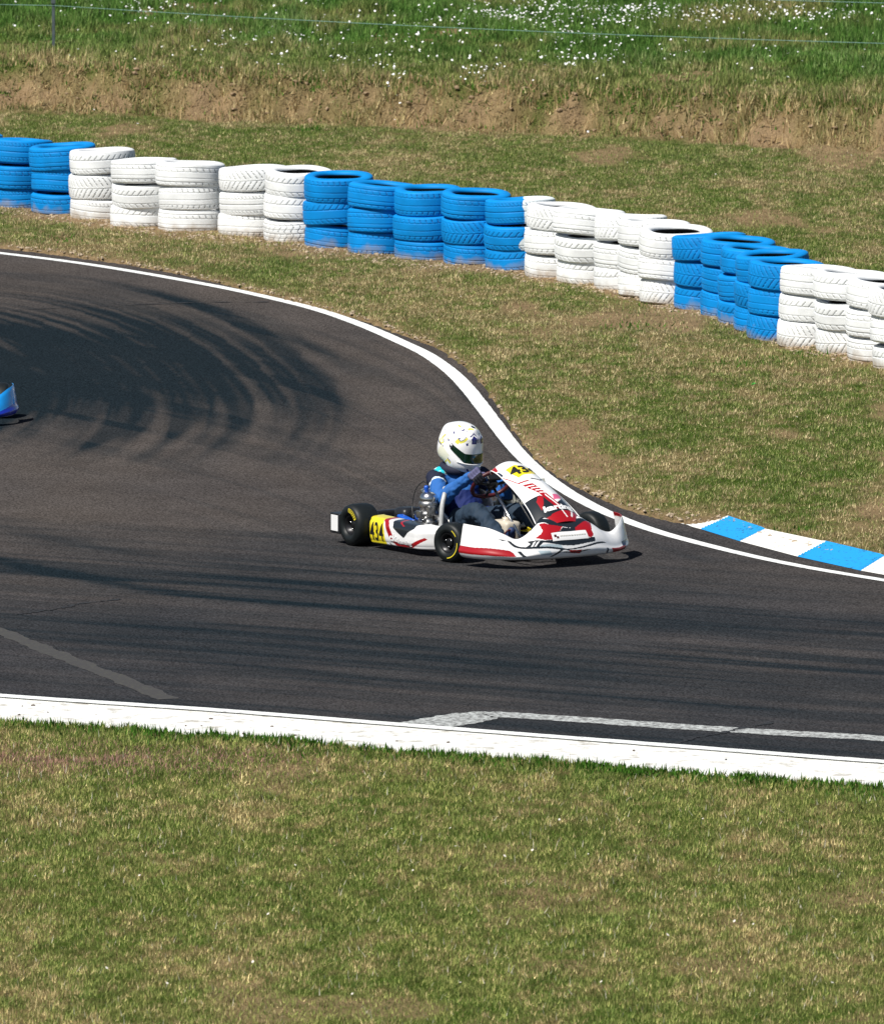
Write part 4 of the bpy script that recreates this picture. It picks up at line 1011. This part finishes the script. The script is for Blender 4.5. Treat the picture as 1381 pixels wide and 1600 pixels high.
# ---- driver
def capsules(bm, segs):
    for (a, ra, b, rb) in segs:
        a = Vector(a); b = Vector(b); d = b-a; L = d.length; d.normalize()
        prof = [(-ra*math.cos(k*math.pi/12), ra*math.sin(k*math.pi/12)) for k in range(0, 6)]+[(0, ra), (L, rb)]+[(L+rb*math.sin(k*math.pi/12), rb*math.cos(k*math.pi/12)) for k in range(1, 7)]
        lathe(bm, prof, a, d, 20)
def fused(name, segs, voxel, mats, parent, smooth=6, scale=None, noise=None, colour=None):
    bm = bmesh.new(); capsules(bm, segs)
    me = bm_mesh("tmp", bm, []); o = bpy.data.objects.new("tmp", me); COL.objects.link(o)
    r = o.modifiers.new("r", 'REMESH'); r.mode = 'VOXEL'; r.voxel_size = voxel
    s = o.modifiers.new("s", 'SMOOTH'); s.factor = .5; s.iterations = smooth
    bpy.context.view_layer.update()
    m2 = bpy.data.meshes.new_from_object(o.evaluated_get(bpy.context.evaluated_depsgraph_get())); bpy.data.objects.remove(o); m2.name = name
    n = len(m2.vertices); co = np.empty(n*3, np.float32); m2.vertices.foreach_get("co", co); co = co.reshape(-1, 3)
    if noise is not None:
        nr = np.empty(n*3, np.float32); m2.vertices.foreach_get("normal", nr); nr = nr.reshape(-1, 3)
        co = co+nr*noise(co)[:, None]; m2.vertices.foreach_set("co", co.astype(np.float32).ravel())
    m2.materials.clear()
    for m in mats: m2.materials.append(m)
    if colour is not None:
        a = m2.color_attributes.new("col", 'FLOAT_COLOR', 'POINT'); c = colour(co); a.data.foreach_set("color", np.c_[c, np.ones(n)].astype(np.float32).ravel())
    m2.polygons.foreach_set("use_smooth", np.ones(len(m2.polygons), bool)); m2.update()
    return obj(name, m2, parent)
def seg_dist(P, a, b):
    a = np.array(a); b = np.array(b); d = b-a; t = np.clip(((P-a) @ d)/(d @ d), 0, 1); return np.linalg.norm(P-(a+t[:, None]*d), axis=1), t
K_suit = mat("racing_suit_cloth", rough=.75, spec=.25, attr="col", bump=(60, .25, .004)); K_glove = mat("glove_cloth", rough=.75, attr="col", spec=.2)
K_helm = mat("helmet_shell", rough=.22, coat=.6, attr="col"); K_vis = mat("tinted_visor", (.004, .022, .010), .10, coat=.5, spec=.6); K_boot = mat("boot_leather", (.012, .03, .10), .6)
K_neck = mat("neck_brace_foam", (.006, .009, .030), .8)

def helmet(parent, c, yaw, pitch, roll, pal):
    root = obj("helmet", None, parent, c, (roll, pitch, yaw))
    # azimuth 0 = face (+x), el in degrees
    def shell(az, el, off=0.0):
        ca, sa, ce, se = np.cos(az), np.sin(az), np.cos(el), np.sin(el)
        ax_ = np.where(ca > 0, .148, .160); rz = np.where(se > 0, .172, .178); ry = .128
        r = 1/np.sqrt((np.abs(ca*ce)/ax_)**2.25+(np.abs(sa*ce)/ry)**2.25+(np.abs(se)/rz)**2.25)**(2/2.25)
        chin = np.exp(-((el+.62)/.34)**2)*np.clip(ca, 0, 1)**1.5*.030
        nape = -np.exp(-((el+1.0)/.35)**2)*np.clip(-ca, 0, 1)*.045
        vent = .010*np.exp(-((el-1.0)/.16)**2-(az/.35)**2)+.006*np.exp(-((el-.62)/.1)**2)*np.exp(-(az/1.0)**2)
        spo = .012*np.exp(-((el-.75)/.22)**2)*np.exp(-((np.abs(az)-np.pi)/.7)**2)
        r = r+chin+nape+vent+spo+off
        return np.stack([r*ca*ce, r*sa*ce, r*se], -1)
    na, ne = 220, 130
    az = np.linspace(-np.pi, np.pi, na, endpoint=False); el = np.linspace(-1.12, np.pi/2-.002, ne)
    A_, E_ = np.meshgrid(az, el, indexing='ij'); V = shell(A_.ravel(), E_.ravel())
    F_ = grid_faces(na, ne, True); ac = np.degrees(A_[:, :-1]+np.pi/na).ravel(); ec = np.degrees((E_[:, :-1]+E_[:, 1:])/2).ravel()
    col = np.tile(np.array(pal[0], float), (len(ac), 1))
    def P(c_, pts): col[pip(pts, ac, ec)] = c_
    def S(c_, pts, w_=3): col[pip(stroke(pts, w_*1.45), ac, ec)] = c_
    yl, nv, pale = pal[1], pal[2], (.75, .76, .62)
    col[(np.abs(ac) < 70) & (ec < -28) & (ec > -50)] = np.array(pal[0])*.92
    for sg in (-1, 1):
        S(yl, [(sg*a, b) for a, b in [(-38*-1, 38), (46, 30), (56, 26), (66, 33), (72, 24)]], 4); S(nv, [(sg*a, b) for a, b in [(40, 42), (48, 33), (57, 29), (66, 36)]], 1.2)
        P(yl, [(sg*a, b) for a, b in [(62, 20), (74, 24), (70, 31), (60, 27)]])
        P(nv, [(sg*a, b) for a, b in [(8, 24), (24, 24), (26, 36), (16, 44), (6, 36)]]); S(nv, [(sg*a, b) for a, b in [(3, 26), (3, 40), (14, 49), (29, 41)]], 2)
        S(yl, [(sg*a, b) for a, b in [(118, 34), (126, 22), (116, 12), (128, 6), (134, 18)]], 4); S(nv, [(sg*a, b) for a, b in [(114, 38), (122, 26), (112, 14)]], 1.3)
        S(nv, [(sg*a, b) for a, b in [(150, 10), (128, 6), (112, 2)]], 2.2); S(yl, [(sg*a, b) for a, b in [(78, -38), (92, -30), (104, -44)]], 4.5); S(nv, [(sg*a, b) for a, b in [(76, -34), (90, -26)]], 1.6)
        S(nv, [(sg*a, b) for a, b in [(28, -34), (20, -44), (22, -56)]], 3); S(nv, [(sg*a, b) for a, b in [(24, -48), (10, -44), (8, -36)]], 3)
        P(pale, [(sg*a, b) for a, b in [(84, -18), (120, 6), (140, -20), (120, -42), (96, -34)]]); P(yl, [(sg*a, b) for a, b in [(4, -54), (14, -58), (10, -66), (2, -62)]])
        S(yl, [(sg*a, b) for a, b in [(10, 58), (22, 62), (34, 60)]], 3.5); S(nv, [(sg*a, b) for a, b in [(50, 60), (58, 56)]], 3); S(nv, [(sg*a, b) for a, b in [(86, 44), (92, 50)]], 3); S(yl, [(sg*a, b) for a, b in [(70, 66), (96, 70)]], 3)
        S(nv, [(sg*a, b) for a, b in [(36, 20), (38, 26)]], 4); S(nv, [(sg*a, b) for a, b in [(96, 22), (100, 28)]], 3)
        for k in range(14):
            a0, e0 = random.uniform(20, 150), random.uniform(15, 75); S(random.choice([nv, yl, nv]), [(sg*a0, e0), (sg*(a0+random.uniform(-4, 6)), e0+random.uniform(-4, 4))], random.uniform(1, 2.2))
    col[(((ac-2)/12)**2+((ec-66)/6)**2 < 1)] = BK                      # top vent
    me = mesh_np("shell", V, F_, col, True, [K_helm]); sh = obj("shell", me, root)
    # visor band
    def vband(z0, z1, amax, off, name, m, taper=True):
        n1, n2 = 90, 20; a = np.linspace(-amax, amax, n1); q = np.linspace(0, 1, n2); A2, Q = np.meshgrid(a, q, indexing='ij'); A2 = A2.ravel(); Q = Q.ravel()
        w_ = np.clip((np.abs(A2)-R_(40))/(amax-R_(40)), 0, 1) if taper else 0*A2
        lo_ = z0*(1-w_)+R_(4)*w_; hi_ = z1*(1-w_)+R_(20)*w_
        V_ = shell(A2, lo_+(hi_-lo_)*Q, off); mm = mesh_np(name, V_, grid_faces(n1, n2), None, True, [m]); o = obj(name, mm, root); md = o.modifiers.new("s", 'SOLIDIFY'); md.thickness = .004; md.offset = -1; return o
    vband(R_(-22), R_(-1), R_(84), .004, "visor", K_vis)
    for sg in (-1, 1):
        bm = bmesh.new(); p = shell(np.array([sg*R_(82)]), np.array([R_(12)]), .006)[0]; lathe(bm, [(-.004, 0), (-.004, .014), (.004, .012), (.005, 0)], tuple(p), (0, sg, 0), 18)
        obj("visor_hinge", bm_mesh("visor_hinge", bm, [K_alu]), root)
    bm = bmesh.new(); P0 = [tuple(shell(np.array([a]), np.array([R_(-24)]), .003)[0]) for a in np.linspace(-1.0, 1.0, 24)]; tube(bm, P0, .0045, 6); obj("chin_trim", bm_mesh("chin_trim", bm, [K_whp]), root)
    return root
def glove(parent, grip, yaxis_sign, tv, n, pal, rc):
    """hand closed round the rim; grip = point on the rim, rc = rim centre"""
    g0 = Vector(grip); rad = (g0-rc).normalized(); tang = n.cross(rad).normalized()
    S_ = []
    up = tang*(1 if tang.z > 0 else -1); back = -n
    palm0 = g0+back*.030+rad*.016-up*.005
    for k in range(4):
        q = palm0+up*(.030-.021*k); S_.append((q-up*.0+rad*.004, .016, q+rad*.012+back*.02, .017))
    wr = palm0+Vector((-.062, 0, -.012))+rad*.010
    for k in range(4): S_.append((wr, .022, palm0+up*(.026-.019*k), .015))
    cols = [.030, .010, -.010, -.029]; ln = [1.0, 1.08, 1.0, .82]
    for k in range(4):
        b0 = g0+back*.026+rad*.022+up*cols[k]; f1 = g0+n*.006*ln[k]+rad*.032*ln[k]+up*cols[k]; f2 = g0+n*.030*ln[k]+rad*.010+up*cols[k]; f3 = g0+n*.022-rad*.016*ln[k]+up*cols[k]
        S_ += [(b0, .0102, f1, .0096), (f1, .0096, f2, .0088), (f2, .0088, f3, .0078)]
    th0 = palm0+up*.018-rad*.012; th1 = g0+back*.022-rad*.020+up*.036; th2 = g0-rad*.018+n*.004+up*.050
    S_ += [(th0, .013, th1, .011), (th1, .011, th2, .009)]
    def colour(co):
        c = np.tile(np.array(pal['glove'], float), (len(co), 1)); m = ((co-np.array(g0)) @ np.array(back)) < .012; c[m] = pal['glove2']; return c
    return fused("gloved_hand", S_, .0035, [K_glove], parent, 3, colour=colour), wr
def build_driver(label, loc, heading, pal, hy):
    t = obj("person", None, None, loc, (0, 0, heading)); tag(t, label, "person", "kart drivers")
    C0 = Vector((-.375, 0, .435)); n = Vector((.74, 0, -.67)).normalized(); tv = Vector((.67, 0, .74)).normalized(); yv = Vector((0, 1, 0))
    wr = {}
    for s_ in (-1, 1):
        a = math.radians(30); g = C0+yv*s_*math.cos(a)*.142+tv*math.sin(a)*.132
        hnd, w_ = glove(t, g, s_, tv, n, pal, C0); wr[s_] = w_
    segs = [((-.66, 0, .165), .125, (-.74, 0, .25), .125), ((-.74, 0, .25), .125, (-.82, 0, .37), .135), ((-.82, -.07, .37), .10, (-.82, .07, .37), .10), ((-.83, -.10, .43), .072, (-.83, .10, .43), .072),
            ((-.82, 0, .42), .09, (-.80, 0, .50), .062)]
    arms = {}
    for s_ in (-1, 1):
        sh = (-.81, s_*.165, .435); el = (-.585, s_*.255, .335); W_ = tuple(wr[s_])
        arms[s_] = (sh, el, W_)
        segs += [(sh, .066, el, .050), (el, .050, W_, .033), ((-.83, s_*.08, .44), .066, sh, .067)]
        hp = (-.66, s_*.09, .15); kn = (-.26, s_*.18, .275 if s_ < 0 else .245); an = (.04, s_*.195, .125)
        segs += [(hp, .092, kn, .064), (kn, .064, an, .044)]
    def noise(co):
        x, y, z = co[:, 0], co[:, 1], co[:, 2]
        w1 = fbm(x*14+z*6, y*14-z*9, 3, 120)-.5; w2 = fbm(x*35+y*12, z*35-y*14, 2, 121)-.5
        return w1*.034+w2*.016
    def colour(co):
        c = np.tile(np.array(pal['suit'], float), (len(co), 1)); x, y, z = co[:, 0], co[:, 1], co[:, 2]
        legs = (x > -.60) & (z < .35) & (np.abs(y) > .02) | ((z < .20) & (x > -.72)); 
        for s_ in (-1, 1):
            sh, el, W_ = arms[s_]; d1, t1 = seg_dist(co, sh, el); d2, t2 = seg_dist(co, el, W_)
            arm = (np.minimum(d1, d2) < .085) & (np.abs(y) > .12)
            legs &= ~((d2 < .06) & (z > .30))
            up_ = (d1 < .10) & (np.abs(y) > .135) & (d1 <= d2+.02)
            c[up_ & (t1 < .30)] = pal['dark']; c[up_ & (t1 >= .30) & (t1 < .38)] = pal['trim']
            pt = (np.linalg.norm(co-np.array((-.80, s_*.115, .505)), axis=1) < .055); c[pt] = pal['patch']; c[pt & (fbm(x*30, y*30, 2, 5) > .55)] = (.7, .75, .75)
            bot_ = arm & (t1 > .25) & (d1 < .09) & (co[:, 2] < (sh[2]*(1-t1)+el[2]*t1)-.038) & (t1 < .9); c[bot_] = pal['trim']
        c[(x < -.86) & (z > .2)] = pal['dark']; c[(np.abs(y) < .16) & (np.abs(y) > .115) & (x > -.80) & (z > .2) & (z < .42)] = pal['dark']  # dark back panel; torso sides darkened as painted shade beneath the arms
        fr = (np.abs(y) < .125) & (x > -.80) & (z > .2) & (z < .37); c[fr] = pal['chest_shade']  # lower chest: shade painted into the suit colour
        c[legs] = pal['legs']; c[(z > .475) & (np.abs(y) < .07)] = (.01, .014, .05)
        return c
    fused("body", segs, .0075, [K_suit], t, 5, noise=noise, colour=colour)
    for s_ in (-1, 1):
        S_ = [((.03, s_*.195, .13), .043, (.075, s_*.195, .085), .036), ((.075, s_*.195, .085), .036, (.15, s_*.20, .15), .034), ((.15, s_*.20, .15), .034, (.19, s_*.205, .20), .027)]
        fused("boot", S_, .006, [K_boot], t, 4)
    # neck brace
    bm = bmesh.new(); P0 = []
    for k in range(26):
        a = k/26*2*math.pi; P0.append((-.795+.098*math.cos(a), .095*math.sin(a), .500-.012*math.cos(a)))
    tube(bm, P0, .030, 12, closed=True); obj("neck_brace", bm_mesh("neck_brace", bm, [K_neck]), t)
    helmet(t, (-.768, .005, .638), hy, R_(12), 0, pal['helmet'])
    return t
HEAD = R_(-58)
kx_, ky_ = G(816, 870)
pal1 = dict(a=WH, b=RD, c=BK, plain=False, wheel=K_red)
build_kart("racing_kart", "white and red racing kart number 434 rounding the bend on the asphalt", "go-kart", (kx_, ky_, .005), HEAD, pal1, "434", R_(14))
pd1 = dict(chest_shade=(.006, .016, .10), suit=(.022, .115, .37), dark=(.010, .014, .035), trim=(.62, .72, .80), patch=(.02, .50, .60), legs=(.018, .034, .058), glove=(.10, .10, .19), glove2=(.012, .013, .02), helmet=(WH, (.72, .66, .08), (.02, .02, .14)))
build_driver("kart driver in a blue suit and white patterned helmet gripping the steering wheel", (kx_, ky_, .005), HEAD, pd1, R_(20))
k2x, k2y = G(-110, 656)
pal2 = dict(a=(.01, .28, .75), b=(.01, .03, .40), c=BK, plain=True, wheel=K_blk)
build_kart("racing_kart", "blue racing kart cut off by the left edge, only its front tyre and fairing showing", "go-kart", (k2x, k2y, .005), R_(-76), pal2, None, R_(-16))
pd2 = dict(chest_shade=(.02, .02, .02), suit=(.30, .30, .32), dark=(.012, .012, .014), trim=(.5, .5, .5), patch=(.3, .3, .3), legs=(.02, .02, .03), glove=(.02, .02, .02), glove2=(.012, .013, .02), helmet=((.02, .2, .6), WH, (.02, .02, .03)))
build_driver("kart driver seated in the blue kart beyond the left edge of the photo", (k2x, k2y, .005), R_(-76), pd2, R_(10))
